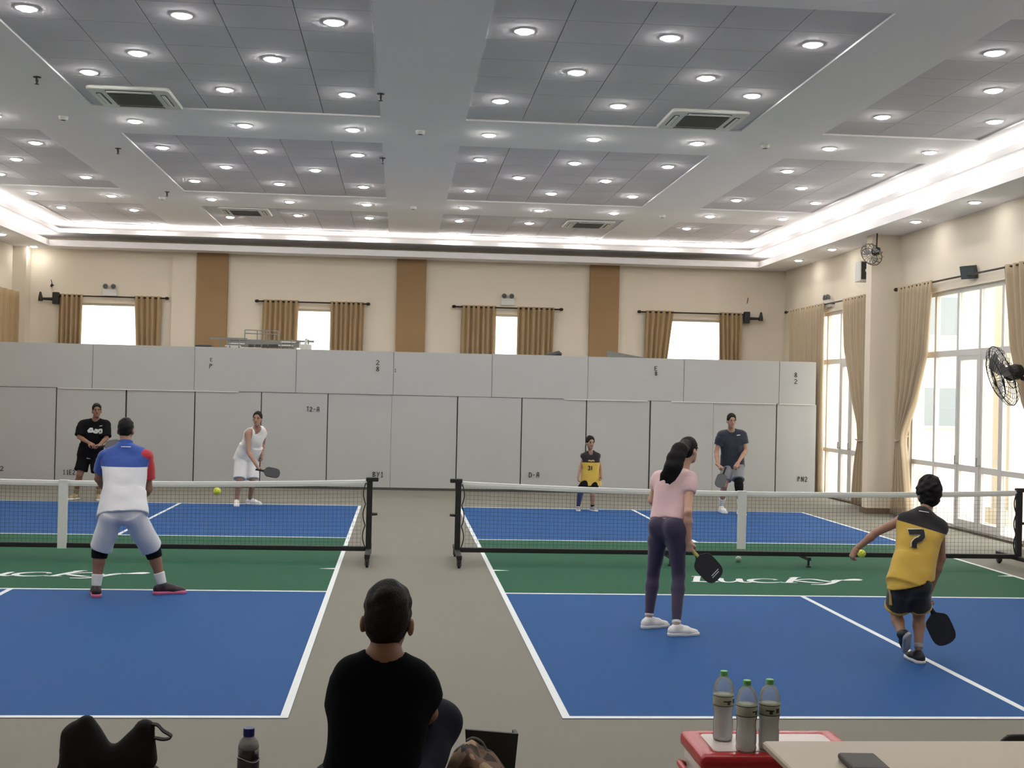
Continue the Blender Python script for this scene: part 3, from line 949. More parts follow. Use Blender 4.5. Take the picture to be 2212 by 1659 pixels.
MB().lathe(c0 - ax * 0.05, [(0.03, 0.04), (0.06, 0.0), (0.065, -0.08), (0.045, -0.13)], 12, ax).build('motor', M_black, pj)
MB().tube([c0 - ax * 0.15, (8.28 + 0.05, c0[1] + 0.05, c0[2] + 0.0)], 0.022, 8).tube([c0 - ax * 0.12, c0 - ax * 0.12 + V(0.02, 0.02, ZS - c0[2] + 0.05)], 0.012, 6).build('bracket', M_black, pj)

# flood lamp above the nearest rod
p = at(2093, 588, X=8.7)
fl = empty('flood_lamp', p, 'dark square flood lamp above the nearest curtain rod', 'flood lamp')
axf = nrm(V(-0.8, -0.45, -0.25))
sd = nrm(np.cross(axf, V(0, 0, 1)))
uq = np.cross(sd, axf)
MB().obox(p, (sd, uq, axf), (0.13, 0.10, 0.03)).build('housing', M_darkgrey, fl)
MB().obox(p + axf * 0.032, (sd, uq, axf), (0.115, 0.085, 0.004)).build('lamp_glass', mat('smoked_glass', srgb(84, 88, 88), 0.15), fl)
MB().tube([p - axf * 0.02, (XR, p[1] - 0.0, p[2])], 0.014, 6).build('bracket', M_black, fl)

# large wall fan at the right edge
hub = at(2166, 812, X=8.1)
wf = empty('wall_fan', (8.28, hub[1], hub[2]), 'large black wall fan in front of the curtain at the right edge', 'fan')
ax = nrm(V(-0.93, 0.18, -0.33))
u = nrm(np.cross(ax, V(0, 0, 1)))
w_ = np.cross(u, ax)
cage = MB()
RF = 0.42
for k in range(30):
    a = 2 * math.pi * k / 30
    dr = u * math.cos(a) + w_ * math.sin(a)
    cage.tube([hub + ax * 0.12 + dr * 0.05, hub + ax * 0.11 + dr * 0.25, hub + ax * 0.05 + dr * RF * 0.97, hub + dr * RF, hub - ax * 0.06 + dr * RF * 0.9, hub - ax * 0.09 + dr * 0.12], 0.0035, 4)
for r, h in ((RF, 0.0), (0.29, 0.10), (0.05, 0.12), (0.2, -0.085)):
    cage.tube([hub + ax * h + (u * math.cos(a) + w_ * math.sin(a)) * r for a in np.linspace(0, 2 * math.pi, 37)], 0.006, 5)
cage.build('cage', M_black, wf)
for k in range(3):
    a = 2 * math.pi * k / 3 + 0.4
    ring0, ring1 = [], []
    pts = []
    for q in np.linspace(0, 1, 6):
        aa = a + q * 0.9
        d1 = u * math.cos(aa) + w_ * math.sin(aa)
        pts.append((hub + d1 * 0.05 + ax * (0.03 - 0.05 * q), hub + d1 * (0.36 - 0.05 * abs(q - 0.4)) + ax * (0.05 - 0.09 * q)))
    v = [x for pr_ in pts for x in pr_] + [x + ax * 0.004 for pr_ in pts for x in pr_]
    n_ = len(pts)
    f = [(2 * i, 2 * i + 1, 2 * i + 3, 2 * i + 2) for i in range(n_ - 1)] + [(2 * n_ + 2 * i, 2 * n_ + 2 * i + 2, 2 * n_ + 2 * i + 3, 2 * n_ + 2 * i + 1) for i in range(n_ - 1)]
    MB().add(v, f).build('blade', mat('smoky_fan_blade', srgb(110, 108, 104), 0.4), wf)
MB().lathe(hub - ax * 0.07, [(0.05, 0.05), (0.10, 0.0), (0.11, -0.12), (0.07, -0.2)], 14, ax).build('motor', M_black, wf)
MB().tube([hub - ax * 0.2, hub - ax * 0.22 + V(0.05, 0, -0.1), (XR - 0.01, hub[1], hub[2] - 0.16)], 0.03, 8).obox((XR - 0.015, hub[1], hub[2] - 0.16), (V(1, 0, 0), V(0, 1, 0), V(0, 0, 1)), (0.015, 0.06, 0.09)).build('wall_bracket', M_black, wf)


# ceiling cassettes
def cassette(x, y, label):
    z = ZM
    c = empty('air_conditioner', (x, y, z), label, 'air conditioner', 'ceiling cassette air conditioners')
    MB().rbox(x - 0.475, x + 0.475, y - 0.475, y + 0.475, z - 0.022, z + 0.02, 0.06, 5).build('panel', M_white, c)
    g = MB().box(x - 0.27, x + 0.27, y - 0.27, y + 0.27, z - 0.030, z - 0.021).build('intake_grille', mat('grey_intake_grille', srgb(88, 88, 82), 0.7), c)
    for k in range(11):
        yy = y - 0.25 + k * 0.05
        MB().box(x - 0.265, x + 0.265, yy - 0.006, yy + 0.006, z - 0.035, z - 0.030).build('slat', mat('grey_intake_slat', srgb(120, 120, 114), 0.6), g)
    for dx, dy, lx, ly in ((0, 0.37, 0.27, 0.035), (0, -0.37, 0.27, 0.035), (0.37, 0, 0.035, 0.27), (-0.37, 0, 0.035, 0.27)):
        v = MB().rbox(x + dx - lx, x + dx + lx, y + dy - ly, y + dy + ly, z - 0.027, z - 0.021, 0.02).build('air_outlet', M_black, c)
        MB().obox((x + dx * 1.0, y + dy * 1.0, z - 0.031), (V(1, 0, 0), V(0, 1, 0), V(0, 0, 1)), (lx * (0.95 if lx > ly else 0.55), ly * (0.95 if ly > lx else 0.55), 0.004)).build('flap', M_white, v)


cassette(-3.22, 14.50, 'white ceiling cassette at upper left, over the left court net')
cassette(3.62, 14.45, 'white ceiling cassette at upper right, over the right court net')
cassette(-3.08, 23.5, 'white ceiling cassette far back on the left')
cassette(3.66, 23.65, 'white ceiling cassette far back on the right')

for k, (px, py, w) in enumerate(((80, 172, 'at the upper left edge'), (822, 208, 'beside the central ceiling band, nearest the camera'), (255, 325, 'between the left tile fields'), (826, 346, 'beside the central ceiling band, further back'), (361, 418, 'left of the far left cassette'))):
    p = at(px, py, Z=ZM - 0.03)
    q = MB().lathe((p[0], p[1], ZM), [(0.045, 0), (0.045, -0.006), (0.018, -0.01), (0.016, -0.05), (0.012, -0.055), (0.012, -0.075), (0.026, -0.078), (0.026, -0.082)][::-1], 12)
    tag(q.build('sprinkler', M_black), 'small dark ceiling sprinkler %s' % w, 'sprinkler', 'ceiling sprinklers')
for k, (px, py, w) in enumerate(((137, 255, 'in the left ceiling band'), (908, 286, 'in the central ceiling band, nearer one'), (1653, 316, 'in the right ceiling band'), (893, 449, 'in the central ceiling band, further one'), (350, 428, 'in the left ceiling band, further back'), (1431, 467, 'far back in the right ceiling band'))):
    p = at(px, py, Z=ZM - 0.02)
    d_ = MB().lathe((p[0], p[1], ZM), [(0.03, -0.05), (0.05, -0.045), (0.058, -0.025), (0.062, -0.02), (0.062, 0)], 16).build('smoke_detector', M_white)
    tag(d_, 'round white smoke detector %s' % w, 'smoke detector', 'ceiling smoke detectors')
    MB().lathe((p[0], p[1], ZM), [(0.012, -0.054), (0.032, -0.05), (0.032, -0.047), (0.012, -0.047)], 12).build('sensor_vent', M_darkgrey, d_)

# ================================================================== things stored behind the partition
def ladder_stack():
    y = PY + 0.75
    P = lambda px, py: at(px, py, Y=y)
    z0 = P(560, 752)[2]
    # folded grey trestle table frames: long tray on the right, bench on the left, tube frame on top
    t = empty('scaffold_platform', (P(580, 745)[0], y, 0.0), 'long grey metal platform stored above the partition top', 'platform')
    a, b = P(494, 733), P(648, 737)
    MB().box(a[0], b[0], y - 0.2, y + 0.25, a[2] - 0.14, a[2]).build('deck', M_grey, t)
    MB().box(P(458, 730)[0], a[0] + 0.4, y - 0.22, y - 0.18, a[2] - 0.02, a[2] + 0.025).box(b[0] - 0.2, P(680, 739)[0], y - 0.22, y - 0.18, b[2] - 0.03, b[2] + 0.01).build('rail', M_grey, t)
    for px in (480, 500, 520, 610, 632, 668):
        q = P(px, 738)
        MB().tube([(q[0], y - 0.21, q[2] + 0.03), (q[0] - 0.06, y - 0.21, 0.0)], 0.02, 6).build('leg', M_grey, t)
    for px, py in ((500, 748), (508, 743), (612, 747), (618, 740)):
        q = P(px, py)
        MB().box(q[0] - 0.1, q[0] + 0.22, y - 0.225, y - 0.2, q[2] - 0.012, q[2] + 0.012).build('rung', M_white, t)
    for px in (545, 560, 575, 588, 598):
        q = P(px, 748)
        MB().box(q[0] - 0.05, q[0] + 0.05, y - 0.235, y - 0.2, q[2] - 0.03, q[2] + 0.03).build('clamp', M_darkgrey, t)
    MB().box(P(500, 750)[0], P(640, 750)[0], y - 0.2, y + 0.25, 2.0, 2.06).build('lower_shelf', M_grey, t)
    g = empty('tube_frame', (P(560, 722)[0], y + 0.1, a[2]), 'thin grey tubular guard frame on top of the stored platform', 'frame')
    l, r, tp, bt = P(528, 715), P(575, 716), P(528, 712), P(528, 733)
    for x in (l[0], P(555, 715)[0], r[0]):
        MB().tube([(x, y + 0.1, a[2]), (x, y + 0.1, tp[2])], 0.012, 6).build('upright', M_grey, g)
    MB().tube([(l[0], y + 0.1, tp[2]), (P(600, 716)[0], y + 0.1, tp[2] - 0.01)], 0.012, 6).tube([(l[0], y + 0.1, tp[2] - 0.07), (P(600, 716)[0], y + 0.1, tp[2] - 0.08)], 0.012, 6).build('crossbar', M_grey, g)
    MB().tube([(P(600, 716)[0], y + 0.1, tp[2]), (P(600, 716)[0], y + 0.1, a[2])], 0.012, 6).build('upright', M_grey, g)
    c = P(662, 750)
    o = tag(MB().rbox(c[0] - 0.10, c[0] + 0.13, y - 0.4, y - 0.3, 0.0, c[2] + 0.05, 0.03).tube([(c[0] - 0.02, y - 0.42, c[2] - 0.2), (c[0] + 0.03, y - 0.42, c[2] + 0.16)], 0.03, 6).build('white_bracket', M_white), 'white plastic bracket at the right end of the stored platform', 'bracket')
    e0, e1 = P(424, 748), P(460, 748)
    tag(MB().rbox(e0[0], e1[0], y - 0.2, y + 0.2, 0.0, e0[2] + 0.03, 0.03).build('grey_case', M_darkgrey), 'dark grey case left of the stored platform', 'case')


ladder_stack()
y = PY + 0.5
P = lambda px, py: at(px, py, Y=y)
q0, q1 = P(1160, 772), P(1213, 764)
tag(MB().tube([q0 + V(0, 0, -0.02), (q0 + q1) / 2, q1 + V(-0.05, 0, 0), q1 + V(0, 0, -0.02)], [0.02, 0.05, 0.06, 0.03], 8).tube([q1 + V(-0.03, 0, 0), (q1[0] - 0.03, q1[1], 0.0)], 0.03, 6).build('rolled_tarpaulin', M_darkgrey), 'dark rolled sheet lying behind the partition top, mid photo', 'roll')
for k, (px, py, l, w) in enumerate(((1235, 773, 0.12, 'left'), (1258, 774, 0.05, 'middle'), (1288, 774, 0.14, 'right'))):
    q = P(px, py)
    tag(MB().box(q[0] - l, q[0] + l, y - 0.05, y + 0.05, 0.0, q[2] + 0.0).box(q[0] + l * 0.5, q[0] + l * 0.7, y - 0.05, y, q[2], q[2] + 0.03).build('folded_stand', M_black), 'black folded stand peeking over the partition beside the rolled sheet, %s of three' % w, 'stand', 'folded stands')
a, b, c = P(1311, 757), P(1400, 774), P(1312, 776)
tag(MB().add([a, b, (b[0], y, 0), (c[0], y, 0), a + V(0, .03, 0), b + V(0, .03, 0), (b[0], y + .03, 0), (c[0], y + .03, 0)], [(0, 3, 2, 1), (4, 5, 6, 7), (0, 1, 5, 4), (1, 2, 6, 5), (2, 3, 7, 6), (3, 0, 4, 7)]).build('leaning_board', M_grey), 'grey board leaning with a slanted top edge behind the partition', 'board')
# ================================================================== soft shapes (signed distance fields turned into meshes)
class Soft:
    """smooth union / subtraction of round shapes on a voxel grid, meshed with surface nets"""

    def __init__(s, vox=0.01):
        s.ops, s.vox = [], vox
        s.noise = None

    # each op: (mode, fn, lo, hi, k)
    def _b(s, pts, r):
        pts = np.array(pts, float)
        return pts.min(0) - r, pts.max(0) + r

    def rc(s, a, b, ra, rb=None, k=0.03, flat=None, mode='u'):
        """rounded cone a->b; flat = (axis, factor > 1) squeezes it along an axis through a"""
        a, b = np.array(a, float), np.array(b, float)
        rb = ra if rb is None else rb
        lo, hi = s._b([a, b], max(ra, rb))

        def fn(P):
            q = P - a
            ba = b - a
            if flat is not None:
                n = nrm(flat[0])
                q = q + np.multiply.outer(q @ n * (flat[1] - 1), n)
                ba = ba + n * (ba @ n) * (flat[1] - 1)
            L = ba @ ba
            h = np.clip((q @ ba) / L, 0, 1) if L > 1e-12 else np.zeros(q.shape[:-1])
            d = np.linalg.norm(q - np.multiply.outer(h, ba), axis=-1) - (ra + (rb - ra) * h)
            return d / (flat[1] ** 0.5) if flat is not None else d
        s.ops.append((mode, fn, lo, hi, k))
        return s

    def chain(s, pts, rs, k=0.03, flat=None):
        for i in range(len(pts) - 1):
            s.rc(pts[i], pts[i + 1], rs[i], rs[i + 1], k, flat)
        return s

    def el(s, c, axes, radii, k=0.03, mode='u'):
        c = np.array(c, float)
        A = np.array([nrm(x) for x in axes])
        R = np.array(radii, float)

        def fn(P):
            q = (P - c) @ A.T
            k0 = np.linalg.norm(q / R, axis=-1)
            k1 = np.linalg.norm(q / (R * R), axis=-1) + 1e-9
            return k0 * (k0 - 1) / k1
        m = R.max()
        s.ops.append((mode, fn, c - m, c + m, k))
        return s

    def cone(s, a, b, ra, rb, k=0.02, flat=None, mode='u'):
        """flat-ended cone, for sleeves and trouser legs; flat = (axis, factor) squeezes the section"""
        a, b = np.array(a, float), np.array(b, float)
        L = np.linalg.norm(b - a)
        t = (b - a) / L
        m = max(ra, rb) + 0.01
        lo, hi = s._b([a, b], m)

        def fn(P):
            q = P - a
            h = q @ t
            rad = q - np.multiply.outer(h, t)
            if flat is not None:
                n = nrm(flat[0])
                rad = rad + np.multiply.outer(rad @ n * (flat[1] - 1), n)
            d = np.linalg.norm(rad, axis=-1) - (ra + (rb - ra) * np.clip(h / L, -0.2, 1.2))
            return np.maximum(d, np.maximum(-h, h - L))
        s.ops.append((mode, fn, lo, hi, k))
        return s

    def box(s, c, axes, hs, r=0.01, k=0.01, mode='u'):
        c = np.array(c, float)
        A = np.array([nrm(x) for x in axes])
        H = np.array(hs, float) - r

        def fn(P):
            q = np.abs((P - c) @ A.T) - H
            return np.linalg.norm(np.maximum(q, 0), axis=-1) + np.minimum(q.max(-1), 0) - r
        m = np.linalg.norm(np.array(hs))
        s.ops.append((mode, fn, c - m, c + m, k))
        return s

    def cut(s, p, n):
        """keep the side opposite to n"""
        p, n = np.array(p, float), nrm(n)
        s.ops.append(('c', lambda P: (P - p) @ n, None, None, 0))
        return s

    def wrinkle(s, amp, fx, seed=0, dirs=None):
        rs = np.random.RandomState(seed)
        W = [(nrm(rs.randn(3)) * fx * rs.uniform(0.6, 1.5), rs.uniform(0, 6.28)) for _ in range(6)]
        if dirs is not None:
            W += [(nrm(d) * fx * 1.4, rs.uniform(0, 6.28)) for d in dirs]
        s.noise = (amp, W)
        return s

    def mesh(s):
        v = s.vox
        us = [o for o in s.ops if o[0] == 'u']
        lo = np.min([o[2] for o in us], 0) - 3 * v - 0.012
        hi = np.max([o[3] for o in us], 0) + 3 * v + 0.012
        n = np.ceil((hi - lo) / v).astype(int) + 1
        ax = [lo[i] + v * np.arange(n[i]) for i in range(3)]
        S = np.full(n, 0.5)
        for mode, fn, l, h, k in s.ops:
            if mode == 'c':
                i0, i1 = np.zeros(3, int), n
            else:
                pad = k + 3 * v
                i0 = np.clip(np.floor((l - pad - lo) / v).astype(int), 0, n)
                i1 = np.clip(np.ceil((h + pad - lo) / v).astype(int) + 1, 0, n)
                if (i1 <= i0).any():
                    continue
            G = np.stack(np.meshgrid(*[ax[i][i0[i]:i1[i]] for i in range(3)], indexing='ij'), -1)
            d = fn(G)
            sl = tuple(slice(i0[i], i1[i]) for i in range(3))
            c = S[sl]
            if mode == 'u':
                hh = np.maximum(k - np.abs(c - d), 0) / k if k > 0 else 0
                S[sl] = np.minimum(c, d) - hh * hh * k * 0.25
            elif mode == 's':
                hh = np.maximum(k - np.abs(c + d), 0) / k if k > 0 else 0
                S[sl] = np.maximum(c, -d) + hh * hh * k * 0.25
            else:
                S[sl] = np.maximum(c, d)
        if s.noise:
            amp, W = s.noise
            G = np.stack(np.meshgrid(*ax, indexing='ij'), -1)
            near = np.abs(S) < amp * 4 + 2 * v
            P = G[near]
            t = sum(np.sin(P @ w + p) for w, p in W) / len(W)
            S[near] += amp * 1.6 * t
        # surface nets
        I = S < 0
        cnt = np.zeros(n - 1, int)
        for dx in (0, 1):
            for dy in (0, 1):
                for dz in (0, 1):
                    cnt += I[dx:n[0] - 1 + dx, dy:n[1] - 1 + dy, dz:n[2] - 1 + dz]
        act = (cnt > 0) & (cnt < 8)
        idx = np.argwhere(act)
        if len(idx) == 0:
            return np.zeros((0, 3)), np.zeros((0, 4), int)
        num = np.full(n - 1, -1)
        num[act] = np.arange(len(idx))
        acc = np.zeros((len(idx), 3))
        c_ = np.zeros(len(idx))
        corners = [(0, 0, 0), (1, 0, 0), (0, 1, 0), (1, 1, 0), (0, 0, 1), (1, 0, 1), (0, 1, 1), (1, 1, 1)]
        for a in range(8):
            for b in range(a + 1, 8):
                A, B = np.array(corners[a]), np.array(corners[b])
                if np.abs(A - B).sum() != 1:
                    continue
                ia, ib = idx + A, idx + B
                sa, sb = S[ia[:, 0], ia[:, 1], ia[:, 2]], S[ib[:, 0], ib[:, 1], ib[:, 2]]
                m = (sa < 0) != (sb < 0)
                t = sa[m] / (sa[m] - sb[m])
                acc[m] += A + np.multiply.outer(t, (B - A))
                c_[m] += 1
        verts = lo + v * (idx + acc / c_[:, None])
        faces = []
        for d in range(3):
            e1, e2 = [(1, 2), (2, 0), (0, 1)][d]
            sh = [slice(None)] * 3
            s0, s1 = list(sh), list(sh)
            s0[d], s1[d] = slice(0, -1), slice(1, None)
            ch = I[tuple(s0)] != I[tuple(s1)]
            E = np.argwhere(ch)
            E = E[(E[:, e1] > 0) & (E[:, e2] > 0) & (E[:, e1] < n[e1] - 1) & (E[:, e2] < n[e2] - 1)]
            flip = I[E[:, 0], E[:, 1], E[:, 2]]
            o1, o2 = np.zeros(3, int), np.zeros(3, int)
            o1[e1], o2[e2] = 1, 1
            q = [E - o1 - o2, E - o2, E, E - o1]
            Q = np.stack([num[x[:, 0], x[:, 1], x[:, 2]] for x in q], 1)
            Q[~flip] = Q[~flip][:, ::-1]
            faces.append(Q)
        F = np.concatenate(faces)
        return verts, F[(F >= 0).all(1)]

    def build(s, name, m, parent=None, loc=None, extra=()):
        v, f = s.mesh()
        for e in extra:
            ev, ef = e.mesh()
            f = np.concatenate([f, ef + len(v)])
            v = np.concatenate([v, ev])
        return link_mesh(name, v, f.tolist(), m, parent, loc, smooth=True)


def bvh_of(o):
    w = origin_of(o)
    me = o.data
    co = np.zeros(len(me.vertices) * 3)
    me.vertices.foreach_get('co', co)
    return BVHTree.FromPolygons((co.reshape(-1, 3) + w).tolist(), [list(p.vertices) for p in me.polygons])


def decal(name, target, strokes, c, right, up, m, parent, lift=0.004, widths=None):
    """flat print: strokes in 2-D (metres) about the spot of the target seen at photo pixel c, thrown along -(right x up)"""
    bv = bvh_of(target)
    hit = bv.ray_cast(Vector(CO), Vector(nrm(ray(*c))), 60)
    c = np.array(hit[0]) if hit[0] is not None else at(c[0], c[1], Y=float(origin_of(target)[1]))
    right, up = nrm(right), nrm(up)
    out = np.cross(right, up)
    V_, F_ = [], []
    for pts, w in strokes:
        fine = []
        for a, b in zip(pts[:-1], pts[1:]):
            a, b = np.array(a, float), np.array(b, float)
            k = max(1, int(np.linalg.norm(b - a) / 0.012))
            fine += [a + (b - a) * i / k for i in range(k)]
        fine.append(np.array(pts[-1], float))
        ws = w if isinstance(w, (list, tuple)) else [w, w]
        n0 = len(V_)
        nc = 4
        for i, p in enumerate(fine):
            t = nrm(fine[min(i + 1, len(fine) - 1)] - fine[max(i - 1, 0)])
            nn = V(-t[1], t[0])
            ww = float(np.interp(i / max(1, len(fine) - 1), np.linspace(0, 1, len(ws)), ws))
            for j in range(nc + 1):
                q = p + nn * ww * (j / nc - 0.5)
                P_ = np.array(c) + right * q[0] + up * q[1]
                hit = bv.ray_cast(Vector(P_ + out * 0.4), Vector(-out), 0.9)
                h = np.array(hit[0]) if hit[0] is not None else P_
                V_.append(h + out * lift)
        for i in range(len(fine) - 1):
            for j in range(nc):
                a = n0 + i * (nc + 1) + j
                F_.append((a, a + 1, a + nc + 2, a + nc + 1))
    return link_mesh(name, V_, F_, m, parent, smooth=True)
# ================================================================== foreground tables and what lies on them
TZ = 0.73
M_beige_top = mat('beige_laminate', srgb(178, 164, 143), 0.45, var=0.03, scale=3)
M_grey_top = mat('grey_laminate', srgb(110, 108, 102), 0.5, var=0.04, scale=3)
M_leg = mat('grey_steel_leg', srgb(120, 120, 120), 0.4, metal=0.6)


def table(x0, x1, y0, y1, m, label):
    t = empty('folding_table', ((x0 + x1) / 2, (y0 + y1) / 2, 0), label, 'table')
    MB().rbox(x0, x1, y0, y1, TZ - 0.028, TZ, 0.012).build('tabletop', m, t)
    MB().box(x0 + 0.06, x1 - 0.06, y0 + 0.06, y0 + 0.08, TZ - 0.08, TZ - 0.028).box(x0 + 0.06, x1 - 0.06, y1 - 0.08, y1 - 0.06, TZ - 0.08, TZ - 0.028).build('apron', M_leg, t)
    for x in (x0 + 0.1, x1 - 0.1):
        for y_ in (y0 + 0.09, y1 - 0.09):
            MB().tube([(x, y_, TZ - 0.03), (x, y_, 0.0)], 0.018, 8).build('leg', M_leg, t)
    return t


table(-1.75, 0.72, 3.05, 3.975, M_grey_top, 'grey topped table under the seated boy and the black bag')
table(1.345, 2.95, 3.35, 4.285, M_beige_top, 'beige topped table at the lower right')

# dark phone case on the beige table
c = at(1852, 1650, Z=TZ)
ph_ = tag(Soft(0.004).box((c[0] + 0.01, c[1] - 0.035, TZ + 0.012), (V(1, -0.06, 0), V(0.06, 1, 0), V(0, 0, 1)), (0.066, 0.09, 0.012), 0.011).build('wallet', mat('dark_brown_leather', srgb(58, 52, 46), 0.6, bump=0.1, bscale=200)), 'dark brown wallet lying on the beige table', 'wallet')

# black chair behind the beige table
ch = empty('chair', (2.55, 4.62, 0), 'black rounded chair back past the beige table at the right edge', 'chair')
Soft(0.01).rc((2.40, 4.47, 0.63), (2.74, 4.47, 0.63), 0.075, k=0.02, flat=(V(0, 1, 0), 3.5)).rc((2.40, 4.47, 0.5), (2.74, 4.47, 0.5), 0.06, k=0.03, flat=(V(0, 1, 0), 3.0)).build('backrest', M_black, ch)
Soft(0.01).box((2.57, 4.70, 0.42), (V(1, 0, 0), V(0, 1, 0), V(0, 0, 1)), (0.21, 0.22, 0.025), 0.02).build('seat', M_black, ch)
for x in (2.39, 2.75):
    MB().tube([(x, 4.47, 0.60), (x, 4.47, 0.3), (x, 4.44, 0)], 0.013, 8).build('leg', M_leg, ch)
    MB().tube([(x, 4.88, 0.41), (x, 4.90, 0)], 0.013, 8).build('leg', M_leg, ch)

# cooler
cl = empty('cooler_box', (1.69, 5.26, 0), 'white cooler box with a glossy red lid at the lower right', 'cooler')
M_red = mat('glossy_red_plastic', srgb(178, 26, 34), 0.25)
M_cw = mat('cooler_white_plastic', srgb(224, 222, 215), 0.4)
x0, x1, y0, y1 = 1.335, 2.04, 5.07, 5.455
rings = []
for z, k in ((0.0, 0.90), (0.02, 0.93), (0.30, 0.985), (0.335, 1.0), (0.375, 1.0)):
    r = 0.05
    cx, cy, hx, hy = (x0 + x1) / 2, (y0 + y1) / 2, (x1 - x0) / 2 * k, (y1 - y0) / 2 * k
    ring = []
    for sx, sy, a0 in ((1, 1, 0), (-1, 1, 90), (-1, -1, 180), (1, -1, 270)):
        for i in range(6):
            a = math.radians(a0 + 18 * i)
            ring.append((cx + sx * (hx - r) + r * math.cos(a), cy + sy * (hy - r) + r * math.sin(a), z))
    rings.append(ring)
MB().loft(rings).build('body', M_cw, cl, smooth=False)
lid = Soft(0.008).box(((x0 + x1) / 2, (y0 + y1) / 2, 0.405), (V(1, 0, 0), V(0, 1, 0), V(0, 0, 1)), ((x1 - x0) / 2 + 0.012, (y1 - y0) / 2 + 0.012, 0.036), 0.028)
lid.box(((x0 + x1) / 2, (y0 + y1) / 2, 0.452), (V(1, 0, 0), V(0, 1, 0), V(0, 0, 1)), ((x1 - x0) / 2 - 0.055, (y1 - y0) / 2 - 0.05, 0.016), 0.012, k=0.008, mode='s')
lid = lid.build('lid', M_red, cl)
MB().rbox(x0 + 0.065, x1 - 0.065, y0 + 0.06, y1 - 0.06, 0.4355, 0.439, 0.02).build('lid_inset', mat('pale_lid_plastic', srgb(214, 200, 194), 0.35), lid)
for s, x in ((-1, x0), (1, x1)):
    MB().tube(bez([(x, y0 + 0.06, 0.30), (x + s * 0.03, y0 + 0.08, 0.315), (x + s * 0.035, (y0 + y1) / 2, 0.32), (x + s * 0.03, y1 - 0.08, 0.315), (x, y1 - 0.06, 0.30)], 5), 0.014, 8).build('handle', M_red, cl, smooth=True)


def clear_plastic(name, tint, diffuse, fac, gl=0.12):
    m = bpy.data.materials.new(name)
    m.use_nodes = True
    nt = m.node_tree
    nt.nodes.remove(nt.nodes['Principled BSDF'])
    t = nt.nodes.new('ShaderNodeBsdfTransparent')
    t.inputs['Color'].default_value = (*tint, 1)
    d = nt.nodes.new('ShaderNodeBsdfDiffuse')
    d.inputs['Color'].default_value = (*diffuse, 1)
    g = nt.nodes.new('ShaderNodeBsdfGlossy')
    g.inputs['Roughness'].default_value = 0.08
    a = nt.nodes.new('ShaderNodeMixShader')
    a.inputs[0].default_value = fac
    nt.links.new(t.outputs[0], a.inputs[1])
    nt.links.new(d.outputs[0], a.inputs[2])
    lw = nt.nodes.new('ShaderNodeFresnel')
    lw.inputs['IOR'].default_value = 1.3
    b = nt.nodes.new('ShaderNodeMixShader')
    nt.links.new(lw.outputs[0], b.inputs[0])
    nt.links.new(a.outputs[0], b.inputs[1])
    nt.links.new(g.outputs[0], b.inputs[2])
    nt.links.new(b.outputs[0], nt.nodes['Material Output'].inputs['Surface'])
    return m


M_pet = clear_plastic('clear_bottle_plastic', (0.96, 0.98, 0.97), (0.95, 0.96, 0.96), 0.2)
M_water = clear_plastic('frosted_water', (0.96, 0.98, 0.98), (0.97, 0.97, 0.97), 0.72)
M_gcap = mat('green_bottle_cap', srgb(100, 172, 96), 0.4)
M_blabel = mat('pale_green_bottle_label', srgb(160, 164, 146), 0.5, var=0.1, scale=40)
M_blabel_d = mat('dark_green_print', srgb(38, 44, 34), 0.6)


def water_bottle(x, y, z, label, rot):
    b = empty('water_bottle', (x, y, z), label, 'bottle', 'water bottles on the cooler')
    pr = [(0.030, 0.002), (0.043, 0.004), (0.045, 0.02), (0.043, 0.03), (0.0445, 0.045), (0.0445, 0.09), (0.042, 0.10), (0.0425, 0.135), (0.046, 0.15), (0.0465, 0.155), (0.0465, 0.205), (0.0462, 0.218), (0.0445, 0.236), (0.0395, 0.256), (0.030, 0.272), (0.0165, 0.284), (0.0145, 0.30)]
    MB().lathe((x, y, z), pr, 22).build('bottle_body', M_pet, b, smooth=True)
    MB().lathe((x, y, z), [(r - 0.003, h + 0.002) for r, h in pr[:9]] + [(0.043, 0.156), (0.043, 0.17)], 22).build('water', M_water, b, smooth=True)
    c_ = MB().lathe((x, y, z), [(0.017, 0.288), (0.0175, 0.289), (0.0175, 0.306), (0.016, 0.309), (0.002, 0.3095)], 18).build('cap', M_gcap, b)
    MB().lathe((x, y, z), [(0.0183, 0.288), (0.0183, 0.2905), (0.0175, 0.291), (0.0175, 0.288)], 18).build('cap_ring', M_gcap, c_)
    l = MB().lathe((x, y, z), [(0.0468, 0.156), (0.0474, 0.157), (0.0474, 0.204), (0.0468, 0.205)], 22).build('label_band', M_blabel, b, smooth=True)
    pm = MB()
    for h in (0.158, 0.2):
        pm.lathe((x, y, z), [(0.0474, h), (0.0478, h), (0.0478, h + 0.003), (0.0474, h + 0.003)], 22)
    for a0, a1, h0, h1 in ((-2.1, -1.3, 0.178, 0.184), (-1.75, -1.45, 0.166, 0.184), (-1.1, -0.7, 0.17, 0.19)):
        n_ = 5
        v = []
        for i in range(n_ + 1):
            a = a0 + rot + (a1 - a0) * i / n_
            v += [(x + 0.0479 * math.cos(a), y + 0.0479 * math.sin(a), z + h0), (x + 0.0479 * math.cos(a), y + 0.0479 * math.sin(a), z + h1)]
        pm.add(v, [(2 * i, 2 * i + 2, 2 * i + 3, 2 * i + 1) for i in range(n_)])
    pm.build('label_print', M_blabel_d, l)


for (px, py, lb, rt) in ((1561, 1597, 'water bottle with green cap, leftmost and furthest back on the cooler', 0.3), (1611, 1622, 'water bottle with green cap, middle one at the front of the cooler', 0.8), (1660, 1619, 'water bottle with green cap, rightmost one touching the table corner', -0.1)):
    q = at(px, py, Z=0.44)
    water_bottle(q[0], q[1], 0.4395, lb, rt)

